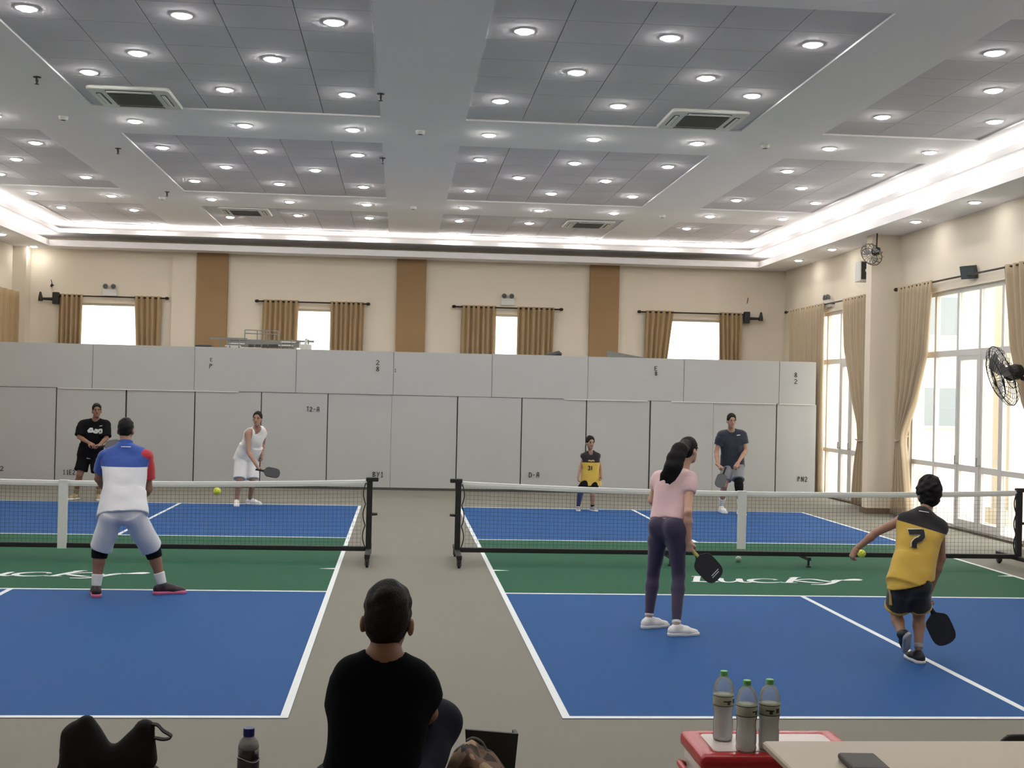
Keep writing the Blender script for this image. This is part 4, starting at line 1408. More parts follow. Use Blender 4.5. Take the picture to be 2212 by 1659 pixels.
# dark tea bottle with blue cap on the left table
q = at(538, 1572, Y=3.66)
b = empty('tea_bottle', (q[0], q[1], TZ), 'dark purple drink bottle with a blue cap on the grey table', 'bottle')
hs = (q[2] - TZ) / 0.21
pr = [(0.024, 0.0), (0.031, 0.004), (0.032, 0.03), (0.030, 0.05), (0.032, 0.06), (0.032, 0.125), (0.0315, 0.13), (0.0315, 0.152)]
M_tea = mat('dark_purple_drink', srgb(52, 34, 44), 0.25)
MB().lathe((q[0], q[1], TZ), [(r, h * hs) for r, h in pr], 20).build('drink_body', M_tea, b, smooth=True)
MB().lathe((q[0], q[1], TZ), [(0.0315, 0.152 * hs), (0.0315, 0.158 * hs), (0.027, 0.173 * hs), (0.018, 0.183 * hs), (0.014, 0.187 * hs), (0.014, 0.19 * hs)], 20).build('shoulder', clear_plastic('cloudy_bottle_shoulder', (0.8, 0.8, 0.82), (0.5, 0.5, 0.52), 0.55), b, smooth=True)
MB().lathe((q[0], q[1], TZ), [(0.0165, 0.187 * hs), (0.017, 0.19 * hs), (0.017, 0.208 * hs), (0.0155, 0.21 * hs), (0.002, 0.21 * hs)], 18).build('cap', mat('dark_blue_cap', srgb(30, 34, 120), 0.4), b)
lb_ = MB().lathe((q[0], q[1], TZ), [(0.0325, 0.062 * hs), (0.033, 0.063 * hs), (0.033, 0.122 * hs), (0.0325, 0.123 * hs)], 20).build('label_band', mat('plum_label', srgb(70, 50, 66), 0.4, var=0.3, scale=60), b, smooth=True)
MB().tube([(q[0] + 0.0335 * math.cos(a), q[1] + 0.0335 * math.sin(a), TZ + (0.124 + 0.006 * math.sin(2 * a)) * hs) for a in np.linspace(-math.pi, 0, 14)], 0.0016, 4).build('label_edge', mat('pale_label_edge', srgb(190, 180, 186), 0.5), lb_)

# black bag slumped on the left table
YBg = 3.62
B = lambda px, py, dy=0.0: at(px, py, Y=YBg + dy)
M_bag = mat('black_bag_cloth', (0.006, 0.006, 0.008), 0.85, bump=0.2, bscale=40)
bg = empty('black_bag', (B(235, 1659)[0], YBg, TZ), 'slumped black bag with two peaks and a loose strap on the grey table', 'bag')
s_ = Soft(0.007)
zb = TZ + 0.005
G = lambda px, dy=0.0: V(B(px, 1600, dy)[0], YBg + dy, zb + 0.045)
s_.rc(G(160), G(330), 0.055, k=0.03)
s_.rc(B(158, 1640), B(160, 1590), 0.03, 0.024, k=0.03).rc(B(175, 1610), B(184, 1558), 0.03, 0.010, k=0.03).rc(B(200, 1620), B(188, 1566), 0.03, 0.012, k=0.03)
s_.rc(B(150, 1650), B(145, 1588), 0.022, 0.014, k=0.025)
s_.rc(B(215, 1650), B(200, 1610), 0.035, 0.022, k=0.03)
s_.rc(B(300, 1640), B(312, 1574), 0.034, 0.017, k=0.03).rc(B(318, 1640), B(318, 1575), 0.028, 0.016, k=0.03).rc(B(280, 1650), B(290, 1605), 0.03, 0.02, k=0.03)
s_.rc(B(205, 1640), B(196, 1585), 0.034, 0.02, k=0.03).rc(B(160, 1650), B(165, 1575), 0.034, 0.018, k=0.03).rc(B(190, 1560), B(236, 1640), 0.010, 0.022, k=0.03).rc(B(238, 1642), B(306, 1574), 0.022, 0.016, k=0.03).rc(B(260, 1655), B(300, 1610), 0.03, 0.028, k=0.03).rc(B(190, 1640), B(184, 1600), 0.045, 0.035, k=0.03)
s_.rc(G(180, -0.08), G(310, -0.08), 0.05, k=0.04).rc(G(170, 0.08), G(320, 0.08), 0.05, k=0.04)
s_.cut((0, 0, TZ + 0.001), (0, 0, -1)).wrinkle(0.004, 45, 5)
s_.build('bag_body', M_bag, bg)
st = [B(322, 1563), B(340, 1566), B(352, 1578), B(371, 1591), B(356, 1597), B(333, 1594), B(326, 1596)]
rings = []
for i, p in enumerate(bez(st, 6)):
    rings.append([p + V(0, -0.012, 0.002), p + V(0, -0.012, -0.002), p + V(0, 0.012, -0.002), p + V(0, 0.012, 0.002)])
MB().loft(rings).build('strap', M_bag, bg)
MB().tube(bez([B(137, 1595), B(131, 1620), B(132, 1640), B(126, 1659)], 6), 0.004, 6).build('cord', M_bag, bg)
# ================================================================== people kit
def J(px, py, Y):
    return at(px, py, Y=Y)


def lerp(a, b, t):
    return np.array(a) * (1 - t) + np.array(b) * t


M_skin = {'mid': mat('skin_mid', srgb(166, 128, 107), 0.55, var=0.06, scale=14, spec=0.35), 'tan': mat('skin_tan', srgb(141, 103, 84), 0.55, var=0.06, scale=14, spec=0.35),
          'light': mat('skin_light', srgb(206, 164, 142), 0.55, var=0.05, scale=14, spec=0.35)}
M_hair = mat('black_hair', (0.005, 0.0045, 0.0045), 0.65, var=0.4, scale=60, bump=0.35, bscale=140, spec=0.25)
M_eye = mat('eye_white', (0.42, 0.38, 0.35), 0.3)
M_iris = mat('dark_iris', (0.012, 0.008, 0.006), 0.3)
M_lip = mat('lip_skin', srgb(150, 88, 78), 0.5)


class Person:
    def __init__(p, label, base, j, fwd, hf, hu, s=1.0, hs=0.9, skin='mid', vox=0.011, group=None, ear=0.080):
        p.ear = ear
        p.root = empty('person', base, label, 'person', group)
        p.j = {k: np.array(v, float) for k, v in j.items()}
        p.s, p.hs, p.vox = s, hs, vox
        p.skin = M_skin[skin]
        p.fwd, p.hf = nrm(fwd), nrm(hf)
        hu = np.array(hu, float)
        p.hu = nrm(hu - p.hf * (hu @ p.hf))
        p.hr = np.cross(p.hf, p.hu)
        g = p.j
        p.shm, p.hpm = (g['shl'] + g['shr']) / 2, (g['hipl'] + g['hipr']) / 2
        p.up = nrm(p.shm - p.hpm)
        p.side = nrm(g['shr'] - g['shl'])
        p.hside = nrm(g['hipr'] - g['hipl'])
        p.hands = []

    def levels(p, S, grow=0.0, t0=0.0, straight=0.0, w0=None, k=0.03):
        """stack of flattened rounds from the hips (t = 0) to the shoulders (t = 1)"""
        g, s = p.j, p.s
        hw, sw = np.linalg.norm(g['hipr'] - g['hipl']) / 2, np.linalg.norm(g['shr'] - g['shl']) / 2
        T = [-0.6, 0.0, 0.2, 0.42, 0.62, 0.78, 0.90, 1.0]
        W = [hw * 1.02, hw, 0.072 * s, 0.058 * s, 0.072 * s, 0.088 * s, sw * 0.78, sw]
        Rr = [0.088 * s, 0.086 * s, 0.083 * s, 0.078 * s, 0.086 * s, 0.084 * s, 0.068 * s, 0.050 * s]
        if straight:
            for i in (2, 3, 4):
                W[i] = W[i] * (1 - straight) + (0.085 * s) * straight
                Rr[i] = Rr[i] * (1 - straight) + (0.088 * s) * straight
        for t in np.linspace(t0, 1.0, int(round((1 - t0) * 11)) + 1):
            c = p.hpm + (p.shm - p.hpm) * t
            d = nrm(p.hside * max(0, 1 - t) + p.side * max(t, 0))
            w = float(np.interp(t, T, W))
            r = float(np.interp(t, T, Rr)) + grow
            S.rc(c - d * w, c + d * w, r, k=k)
        return S

    def torso(p, S, grow=0.0, t0=0.0, straight=0.0):
        g, s = p.j, p.s
        p.levels(S, grow, t0, straight)
        for sd in 'lr':
            S.rc(lerp(g['sh' + sd], g['neck'], 0.35) - p.up * 0.01, g['neck'] - p.up * 0.005, 0.047 * s + grow * 0.7, 0.045 * s + grow * 0.4, k=0.06)
        return S

    def head_pts(p):
        return p.j['head'], p.hf, p.hu, p.hr, p.hs

    def body(p, hide_feet=True):
        g, s = p.j, p.s
        S = Soft(p.vox)
        p.torso(S)
        c, f, u, r, h = p.head_pts()
        S.rc(g['neck'], c - u * 0.05 * h - f * 0.015, 0.052 * s, 0.05 * s, k=0.03)
        S.el(c + u * 0.03 * h - f * 0.008 * h, (r, f, u), (0.075 * h, 0.095 * h, 0.097 * h), k=0.03)
        S.el(c + f * 0.028 * h - u * 0.045 * h, (r, f, u), (0.060 * h, 0.068 * h, 0.078 * h), k=0.03)
        S.el(c + f * 0.062 * h - u * 0.102 * h, (r, f, u), (0.030 * h, 0.028 * h, 0.024 * h), k=0.02)
        S.rc(c + f * 0.094 * h + u * 0.012 * h, c + f * 0.112 * h - u * 0.03 * h, 0.010 * h, 0.016 * h, k=0.012)
        for q in (-1, 1):
            S.el(c + r * q * p.ear * h - u * 0.02 * h - f * 0.008, (r, f + r * q * 0.35, u), (0.013 * h, 0.024 * h, 0.034 * h), k=0.008)
            S.el(c + f * 0.096 * h + r * q * 0.032 * h + u * 0.008 * h, (r, f, u), (0.017 * h, 0.013 * h, 0.010 * h), k=0.01, mode='s')
        for sd in 'lr':
            sh, el, wr = g['sh' + sd], g['el' + sd], g['wr' + sd]
            S.rc(sh, el, 0.050 * s, 0.037 * s, k=0.03)
            S.rc(el, lerp(el, wr, 0.3), 0.036 * s, 0.038 * s, k=0.015).rc(lerp(el, wr, 0.3), wr, 0.038 * s, 0.026 * s, k=0.015)
            hp, kn, an = g['hip' + sd], g['kn' + sd], g['an' + sd]
            S.rc(hp, lerp(hp, kn, 0.3), 0.084 * s, 0.080 * s, k=0.04).rc(lerp(hp, kn, 0.3), kn, 0.080 * s, 0.054 * s, k=0.03)
            S.rc(kn, lerp(kn, an, 0.3), 0.051 * s, 0.054 * s, k=0.02).rc(lerp(kn, an, 0.3), an, 0.054 * s, 0.034 * s, k=0.02)
        p.obj = S.build('body', p.skin, p.root, extra=p.hands)
        # face
        for q in (-1, 1):
            e = Soft(0.003).el(c + f * 0.083 * h + r * q * 0.032 * h + u * 0.006 * h, (r, f, u), (0.0135 * h, 0.010, 0.0062 * h), k=0.002).build('eye', M_eye, p.root)
            Soft(0.0022).el(c + f * 0.0905 * h + r * q * 0.032 * h + u * 0.006 * h, (r, f, u), (0.0078, 0.0045, 0.0062), k=0.001).build('iris', M_iris, e)
            bb = [c + f * fy * h + r * q * x * h + u * z * h for x, fy, z in ((0.014, 0.097, 0.026), (0.032, 0.093, 0.031), (0.052, 0.078, 0.024))]
            MB().tube(bb, [0.0045, 0.0055, 0.003], 6).build('eyebrow', M_hair, p.root, smooth=True)
        MB().tube([c + f * 0.082 * h - r * 0.022 * h - u * 0.066 * h, c + f * 0.094 * h - u * 0.063 * h, c + f * 0.082 * h + r * 0.022 * h - u * 0.066 * h], [0.003, 0.0075, 0.003], 8).build('lips', M_lip, p.root, smooth=True)
        return p.obj

    def hand(p, side, d, n, thumb, curl=0.5, at_=None, spread=1.0):
        """side 'l' / 'r' (in the photo), d = towards the fingers, n = where the palm faces, thumb = +-1 along d x n"""
        s = p.s
        w = p.j['wr' + side] if at_ is None else np.array(at_)
        d = nrm(d)
        n = np.array(n, float)
        n = nrm(n - d * (n @ d))
        sd = np.cross(d, n)
        S = Soft(0.0048)
        offs = [0.028, 0.0095, -0.0095, -0.027]
        lens = [0.066, 0.074, 0.068, 0.054]
        S.rc(w - d * 0.03, w + d * 0.01, 0.026 * s, 0.024 * s, k=0.01, flat=(n, 1.25))
        for i, o in enumerate(offs):
            o *= thumb * s
            kn = w + d * 0.085 * s + sd * o
            S.rc(w + d * 0.01 * s + sd * o * 0.55, kn, 0.018 * s, 0.0135 * s, k=0.014)
            a = 0.0
            q = kn
            L = lens[i] * s
            for frac, bend, r0, r1 in ((0.45, 0.75, 0.0105, 0.0095), (0.32, 0.95, 0.0095, 0.0088), (0.25, 0.6, 0.0088, 0.0075)):
                a += bend * curl * 1.55
                e = q + (d * math.cos(a) + n * math.sin(a) + sd * thumb * 0.06 * (1.5 - i) * spread * (1 - curl)) * L * frac
                S.rc(q, e, r0 * s, r1 * s, k=0.004)
                q = e
        t0 = w + d * 0.022 * s + sd * thumb * 0.024 * s
        t1 = t0 + nrm(d * 0.65 + sd * thumb * 0.75 + n * 0.35) * 0.038 * s
        t2 = t1 + nrm(d * 0.85 + sd * thumb * (0.35 - 0.6 * curl) + n * (0.35 + 0.5 * curl)) * 0.032 * s
        S.rc(t0, t1, 0.016 * s, 0.012 * s, k=0.012).rc(t1, t2, 0.0115 * s, 0.009 * s, k=0.004)
        p.hands.append(S)

    def hair_short(p, name='hair', line=0.055, low=-0.055, puff=0.0, m=None, wr=0.004, side_fade=False):
        c, f, u, r, h = p.head_pts()
        S = Soft(min(p.vox, 0.008))
        S.el(c + u * (0.036 + puff * 0.4) * h - f * 0.012 * h, (r, f, u), ((0.082 + puff * 0.6) * h, (0.103 + puff * 0.5) * h, (0.102 + puff) * h), k=0.01)
        S.el(c - f * 0.04 * h - u * 0.03 * h, (r, f, u), (0.068 * h, 0.062 * h, 0.07 * h), k=0.03)
        S.cut(c + f * line * h + u * 0.03 * h, f * 0.95 - u * 0.35)
        S.cut(c + u * low * h - f * 0.05 * h, -u * 0.9 + f * 0.45)
        S.wrinkle(wr, 110, 4)
        return S.build(name, m or M_hair, p.root)

    def tee(p, m, hem=0.02, grow=0.016, sleeve=0.5, sl_r=(0.066, 0.072), neck_r=0.064, wr=0.005, seed=1, name='t_shirt', flare=0.02, m_sl=None, drop=None, straight=0.6):
        g, s = p.j, p.s
        S = Soft(min(p.vox, 0.01))
        L = np.linalg.norm(p.shm - p.hpm)
        p.torso(S, grow, -(hem + 0.06) / L, straight)
        hm = p.hpm - p.up * hem
        if flare:
            ws = nrm(p.side + p.hside)
            w_ = np.linalg.norm(g['hipr'] - g['hipl']) / 2
            S.cone(p.hpm + p.up * 0.2 * s, hm - p.up * 0.02, w_ + 0.084 * s + grow, w_ + 0.084 * s + grow + flare, k=0.04, flat=(p.fwd, (w_ + 0.084 * s) / (0.084 * s) * 0.92))
        S.cut(hm, -p.up if drop is None else drop)
        S.rc(g['neck'] + p.up * 0.015 - p.fwd * 0.005, p.j['head'] - p.hu * 0.02, neck_r * s, neck_r * 0.95 * s, k=0.012, mode='s')
        S.el(g['neck'] + p.fwd * 0.05 * s + p.up * 0.03, (p.side, p.fwd, p.up), (0.06 * s, 0.05 * s, 0.05 * s), k=0.01, mode='s')
        sl = {}
        for sd in 'lr':
            a, b = g['sh' + sd], lerp(g['sh' + sd], g['el' + sd], sleeve)
            q = Soft(min(p.vox, 0.01)) if m_sl else S
            top = 0.056 * s + grow * 0.9 + 0.006 if m_sl else 0.046 * s + grow * 0.6
            q.rc(a - p.up * 0.008, lerp(a, b, 0.55), top, sl_r[0] * s, k=0.05)
            q.cone(lerp(a, b, 0.35), b, sl_r[0] * s, sl_r[1] * s, k=0.04)
            if m_sl:
                q.wrinkle(wr * 0.8, 34, seed)
                sl[sd] = q.build('sleeve', m_sl[sd], p.root)
        S.wrinkle(wr, 30, seed, dirs=[p.up + p.side * 0.5, p.up - p.side * 0.4])
        return S.build(name, m, p.root)

    def vest(p, m, hem=0.05, grow=0.018, name='vest', neck=0.07, wr=0.005, seed=2, flare=0.02, arm=0.066, drop=None, vneck=0.0, straight=0.6):
        g, s = p.j, p.s
        S = Soft(min(p.vox, 0.01))
        L = np.linalg.norm(p.shm - p.hpm)
        p.torso(S, grow, -(hem + 0.06) / L, straight)
        hm = p.hpm - p.up * hem
        if flare:
            w_ = np.linalg.norm(g['hipr'] - g['hipl']) / 2
            S.cone(p.hpm + p.up * 0.25 * s, hm - p.up * 0.02, w_ + 0.084 * s + grow, w_ + 0.084 * s + grow + flare, k=0.04, flat=(p.fwd, (w_ + 0.084 * s) / (0.084 * s) * 0.9))
        S.cut(hm, -p.up if drop is None else drop)
        S.rc(g['neck'] + p.up * 0.01, p.j['head'] - p.hu * 0.02, neck * s, neck * s, k=0.012, mode='s')
        S.el(g['neck'] + p.fwd * 0.07 * s - p.up * vneck, (p.side, p.fwd, p.up), (0.055 * s, 0.06 * s, 0.06 * s + vneck), k=0.01, mode='s')
        for q, sd in ((-1, 'l'), (1, 'r')):
            S.rc(g['sh' + sd] + p.side * q * 0.012 * s + p.up * 0.06, lerp(g['sh' + sd], g['el' + sd], 0.35) + p.side * q * 0.012, arm * s, arm * s, k=0.012, mode='s')
        S.wrinkle(wr, 30, seed, dirs=[p.up + p.side * 0.5, p.up - p.side * 0.4])
        return S.build(name, m, p.root)

    def shorts(p, m, leg=0.8, r=(0.10, 0.108), grow=0.018, top=0.09, wr=0.005, seed=3, name='shorts', legs='lr'):
        g, s = p.j, p.s
        S = Soft(min(p.vox, 0.01))
        S.rc(g['hipl'], g['hipr'], 0.092 * s + grow, k=0.04)
        w = p.hpm + p.up * top
        S.rc(w - p.hside * 0.06 * s, w + p.hside * 0.06 * s, 0.082 * s + grow, k=0.05)
        S.cut(w, p.up)
        for sd in legs:
            hp, kn = g['hip' + sd], g['kn' + sd]
            S.cone(lerp(hp, kn, -0.02), lerp(hp, kn, leg), r[0] * s, r[1] * s, k=0.035)
        S.wrinkle(wr, 30, seed, dirs=[p.up + p.side, p.up - p.side])
        return S.build(name, m, p.root)

    def leggings(p, m, grow=0.006, top=0.10, name='leggings', legs='lr', start=0.0, end=0.97):
        g, s = p.j, p.s
        S = Soft(p.vox)
        if start == 0.0:
            S.rc(g['hipl'], g['hipr'], 0.090 * s + grow, k=0.05)
            for sd in 'lr':
                S.el(g['hip' + sd] - p.fwd * 0.045 * s - p.up * 0.02, (p.hside, p.fwd, p.up), (0.070 * s, 0.070 * s, 0.085 * s), k=0.06)
            w = p.hpm + p.up * top
            S.rc(w - p.hside * 0.06 * s, w + p.hside * 0.06 * s, 0.084 * s + grow, k=0.06)
            S.cut(w, p.up)
        for sd in legs:
            hp, kn, an = g['hip' + sd], g['kn' + sd], g['an' + sd]
            if start == 0.0:
                S.rc(hp, lerp(hp, kn, 0.3), 0.084 * s + grow, 0.082 * s + grow, k=0.05).rc(lerp(hp, kn, 0.3), kn, 0.082 * s + grow, 0.056 * s + grow, k=0.03)
            else:
                S.cone(lerp(hp, kn, start), kn, 0.066 * s + grow, 0.054 * s + grow, k=0.02)
            S.rc(kn, lerp(kn, an, 0.3), 0.053 * s + grow, 0.056 * s + grow, k=0.02)
            S.rc(lerp(kn, an, 0.3), lerp(kn, an, end - 0.06), 0.056 * s + grow, 0.037 * s + grow, k=0.02)
        S.wrinkle(0.0015, 60, 8)
        return S.build(name, m, p.root)

    def sleeve_on_leg(p, sd, a, b, m, name, grow=0.008, r=None):
        """band of cloth on a leg, a..b measured 0 hip, 1 knee, 2 ankle"""
        g, s = p.j, p.s

        def pt(t):
            return lerp(g['hip' + sd], g['kn' + sd], t) if t <= 1 else lerp(g['kn' + sd], g['an' + sd], t - 1)

        def rad(t):
            return float(np.interp(t, [0, 0.3, 1, 1.3, 2], [0.084, 0.080, 0.054, 0.054, 0.034])) * s + grow
        S = Soft(min(p.vox, 0.008))
        ts = sorted({a, b, *[t for t in (1.0, 1.3) if a < t < b]})
        for t0, t1 in zip(ts[:-1], ts[1:]):
            S.cone(pt(t0), pt(t1), r or rad(t0), r or rad(t1), k=0.012)
        if a < 1 < b:
            S.rc(pt(0.96), pt(1.04), r or rad(1.0), k=0.02)
        return S.build(name, m, p.root)

    def shoe(p, sd, toe, m_up, m_sole, L=0.27, base=None, u=(0, 0, 1), m_tongue=None):
        s = L / 0.27
        u = nrm(u)
        t = np.array(toe, float)
        t = nrm(t - u * (t @ u))
        w = np.cross(t, u)
        an = p.j['an' + sd]
        b = V(an[0], an[1], 0) if base is None else np.array(base, float)
        hb, tp = b - t * 0.035 * s, b + t * 0.175 * s
        S = Soft(0.006)
        S.rc(hb + u * 0.055 * s, b + u * 0.075 * s, 0.036 * s, 0.042 * s, k=0.02)
        S.rc(hb + u * 0.04 * s, b + t * 0.09 * s + u * 0.042 * s, 0.040 * s, 0.040 * s, k=0.02).rc(b + t * 0.09 * s + u * 0.038 * s, tp + u * 0.022 * s, 0.043 * s, 0.036 * s, k=0.02)
        S.rc(b + t * 0.03 * s + u * 0.085 * s, b + t * 0.10 * s + u * 0.058 * s, 0.022 * s, 0.02 * s, k=0.02)
        S.cut(b + u * 0.024 * s, -u)
        o = S.build('shoe', m_up, p.root)
        S = Soft(0.006)
        S.rc(hb + u * 0.018 * s, b + t * 0.08 * s + u * 0.016 * s, 0.046 * s, 0.040 * s, k=0.01).rc(b + t * 0.08 * s + u * 0.016 * s, tp + u * 0.016 * s, 0.042 * s, 0.044 * s, k=0.02)
        S.cut(b + u * 0.032 * s, u).cut(b + u * 0.001, -u)
        S.build('sole', m_sole, o)
        lc = MB()
        for k in range(4):
            q = b + t * (0.055 + 0.022 * k) * s
            hh = (0.098 - 0.011 * k) * s
            lc.tube([q + w * 0.026 * s + u * (hh - 0.022 * s), q + u * (hh - 0.004 * s), q - w * 0.026 * s + u * (hh - 0.022 * s)], 0.003 * s, 5)
        lc.build('laces', m_tongue or m_sole, o)
        return o


def paddle(grip, d, n, label, m_face, m_grip, s=1.0, print_m=None, group=None, m_edge=None):
    """grip = butt end of the handle, d = towards the blade tip, n = face normal"""
    d = nrm(d)
    n = np.array(n, float)
    n = nrm(n - d * (n @ d))
    w = np.cross(d, n)
    grip = np.array(grip, float)
    half = [(0.118, 0.018), (0.135, 0.022), (0.150, 0.045), (0.165, 0.072), (0.185, 0.090), (0.21, 0.097), (0.27, 0.098), (0.33, 0.096), (0.36, 0.088), (0.382, 0.072), (0.396, 0.045), (0.401, 0.015)]
    out = [(t, x) for t, x in half] + [(t, -x) for t, x in reversed(half)]
    root = empty('paddle', grip, label, 'paddle', group)
    P = lambda t, x, h: grip + (d * t + w * x) * s + n * h
    ring = lambda k, h: [P(0.26 + (t - 0.26) * k, x * k, h) for t, x in out]
    MB().loft([ring(0.93, -0.0062), ring(0.95, -0.0070), ring(0.95, 0.0070), ring(0.93, 0.0062)]).build('blade', m_face, root)
    MB().loft([ring(0.95, -0.0078), ring(0.985, -0.0082), ring(1.0, -0.004), ring(1.0, 0.004), ring(0.985, 0.0082), ring(0.95, 0.0078)], caps=False).build('edge_guard', m_edge or M_black, root, smooth=True)
    rings = []
    for t, a, b in ((0.0, 0.017, 0.0165), (0.004, 0.0185, 0.018), (0.012, 0.0165, 0.0145), (0.10, 0.0165, 0.0145), (0.125, 0.018, 0.013), (0.14, 0.02, 0.008)):
        rings.append([P(t, a * math.cos(q), b * math.sin(q)) for q in np.linspace(0, 2 * math.pi, 13)[:-1]])
    MB().loft(rings).build('handle', m_grip, root, smooth=True)
    if print_m:
        for sg in (1, -1):
            mb = MB()
            for t, x0, x1 in ((0.335, -0.055, 0.03), (0.352, -0.045, 0.035)):
                mb.add([P(t, x0, sg * 0.0076), P(t, x1, sg * 0.0076), P(t + 0.006, x1, sg * 0.0076), P(t + 0.006, x0, sg * 0.0076)], [(0, 1, 2, 3)])
            mb.build('face_print', print_m, root)
    return root


def ball(c, r, m, label):
    S = Soft(0.0032)
    c = np.array(c, float)
    S.el(c, (V(1, 0, 0), V(0, 1, 0), V(0, 0, 1)), (r, r, r), k=0.001)
    S.el(c, (V(1, 0, 0), V(0, 1, 0), V(0, 0, 1)), (r - 0.006, r - 0.006, r - 0.006), k=0.001, mode='s')
    nh = 26
    for i in range(nh):
        z = 1 - 2 * (i + 0.5) / nh
        a = i * 2.399963
        q = math.sqrt(1 - z * z)
        dd = V(q * math.cos(a), q * math.sin(a), z)
        S.rc(c + dd * (r - 0.012), c + dd * (r + 0.006), 0.0042, k=0.0005, mode='s')
    return tag(S.build('pickleball', m), label, 'ball', 'pickleballs')
# ================================================================== the players
SH = lambda n, c, **k: mat(n, c, 0.88, var=0.05, scale=9, sheen=0.25, bump=0.06, bscale=260, **k)
W_black = mat('black_jersey', (0.006, 0.006, 0.0065), 0.9, var=0.08, scale=9, bump=0.06, bscale=260, spec=0.15)
W_white = SH('white_jersey', srgb(226, 226, 228))
W_offwhite = SH('offwhite_vest', srgb(232, 228, 220))
W_shoe_w = mat('white_shoe', srgb(232, 230, 228), 0.5, var=0.04, scale=30)
W_shoe_b = mat('black_shoe', srgb(24, 23, 28), 0.55, var=0.2, scale=30)
W_sole_w = mat('white_sole', srgb(226, 226, 228), 0.5)
W_sole_d = mat('navy_sole', srgb(36, 40, 62), 0.5)
W_pad_face = mat('carbon_paddle_face', srgb(34, 36, 40), 0.5, var=0.1, scale=60)
W_pad_grey = mat('grey_paddle_face', srgb(86, 86, 88), 0.5, var=0.1, scale=60)
W_grip = mat('black_grip', (0.012, 0.012, 0.012), 0.8)
W_sock = SH('white_sock', srgb(225, 224, 222))

# ---- man in the blue and white polo, from behind, left court
yb = 11.45
j = dict(head=J(272, 929, 11.72), neck=J(271, 962, 11.64), shl=J(231, 987, 11.60), shr=J(313, 987, 11.60), ell=J(213, 1034, 11.66), elr=J(321, 1056, 11.62), wrl=J(240, 1072, 11.92), wrr=J(301, 1083, 11.90),
         hipl=J(244, 1110, 11.34), hipr=J(286, 1110, 11.34), knl=J(216, 1189, 11.46), knr=J(330, 1189, 11.58), anl=J(208, 1266, 11.42), anr=J(350, 1261, 11.58))
p = Person('man in a blue and white polo with one red sleeve, seen from behind', (-2.45, yb, 0), j, (0.05, 1, -0.1), (0.02, 1, -0.05), (0, 0.12, 1), s=1.02, hs=0.86, skin='tan', vox=0.009)
p.hand('l', V(0.35, 0.6, 0.1), V(0.7, -0.1, 0.3), 1, 0.8)
p.hand('r', V(-0.35, 0.6, 0.1), V(-0.7, -0.1, 0.3), -1, 0.8)
p.body()
zz = lambda px, py, Y: float(J(px, py, Y)[2])
zy = zz(270, 1008, 11.5)
W_polo = banded('polo_blue_over_white', [((0, 0, 1), zy, srgb(46, 78, 156))], None, srgb(226, 226, 228))
sh = p.tee(W_polo, hem=0.02, grow=0.024, sleeve=0.72, sl_r=(0.070, 0.074), neck_r=0.060, wr=0.006, seed=11, name='polo_shirt', flare=0.05, m_sl={'l': SH('blue_polo_sleeve', srgb(46, 78, 156)), 'r': SH('red_polo_sleeve', srgb(176, 40, 52))})
Soft(0.005).cone(p.j['neck'] - p.up * 0.02, p.j['neck'] + nrm(p.up + p.hu) * 0.042, 0.074, 0.066, k=0.01).build('collar', mat('blue_polo_collar', srgb(52, 84, 160), 0.9), p.root)
decal('collar_stripe', sh, [([(-0.045, 0), (0.045, 0.0)], 0.007)], (272, 965), (1, 0, 0), (0, 0, 1), W_white, p.root)
p.shorts(SH('white_shorts', srgb(216, 217, 222)), leg=0.92, r=(0.104, 0.103), grow=0.012, top=0.05, wr=0.006, seed=5)
p.hair_short(line=0.05, low=-0.05, puff=0.004)
for sd in 'lr':
    p.sleeve_on_leg(sd, 0.80, 1.22, W_black, 'knee_pad', 0.016)
    p.sleeve_on_leg(sd, 1.66, 2.0, W_sock, 'sock', 0.008)
W_pink = mat('pink_sole', srgb(214, 110, 150), 0.5)
W_maroon = mat('black_maroon_shoe', srgb(38, 14, 26), 0.5, var=0.5, scale=40)
p.shoe('l', V(-0.28, 0.9, 0), W_maroon, W_pink, 0.285)
p.shoe('r', V(0.95, 0.25, 0), W_maroon, W_pink, 0.285)
# his paddle, held in front of him
paddle(J(262, 1080, 11.98), V(0.05, 0.4, 0.5), V(0, 1, -0.7), 'dark paddle hidden in front of the man in the blue and white polo', W_pad_face, W_grip)

# ---- woman in the pink top, from behind, right court
yb = 10.0
j = dict(head=J(1488, 972, 10.12), neck=J(1474, 1019, 10.10), shl=J(1424, 1032, 10.16), shr=J(1490, 1034, 9.96), ell=J(1408, 1080, 10.22), elr=J(1486, 1106, 9.80), wrl=J(1428, 1100, 10.42), wrr=J(1488, 1170, 9.84),
         hipl=J(1425, 1137, 9.98), hipr=J(1459, 1139, 9.88), knl=J(1411, 1240, 10.16), knr=J(1466, 1242, 9.96), anl=J(1402, 1330, 10.10), anr=J(1461, 1347, 9.78))
p = Person('woman in a pale pink top and purple leggings holding a paddle, seen from behind', (2.32, yb, 0), j, (0.35, 0.93, 0), (0.78, 0.60, -0.12), (-0.05, 0.05, 1), s=0.90, hs=0.86, skin='light', vox=0.009)
p.hand('r', V(0.12, 0.1, -1), V(0.55, 0.8, 0), 1, 0.95)
p.hand('l', V(0.6, 0.8, 0.1), V(0.7, -0.4, -0.2), 1, 0.7)
p.body()
p.tee(SH('pale_pink_top', srgb(224, 190, 192)), hem=-0.055, grow=0.010, sleeve=0.42, sl_r=(0.058, 0.058), neck_r=0.058, wr=0.003, seed=21, name='pink_top', flare=0.0)
p.leggings(SH('purple_leggings', srgb(62, 53, 78)), top=0.15)
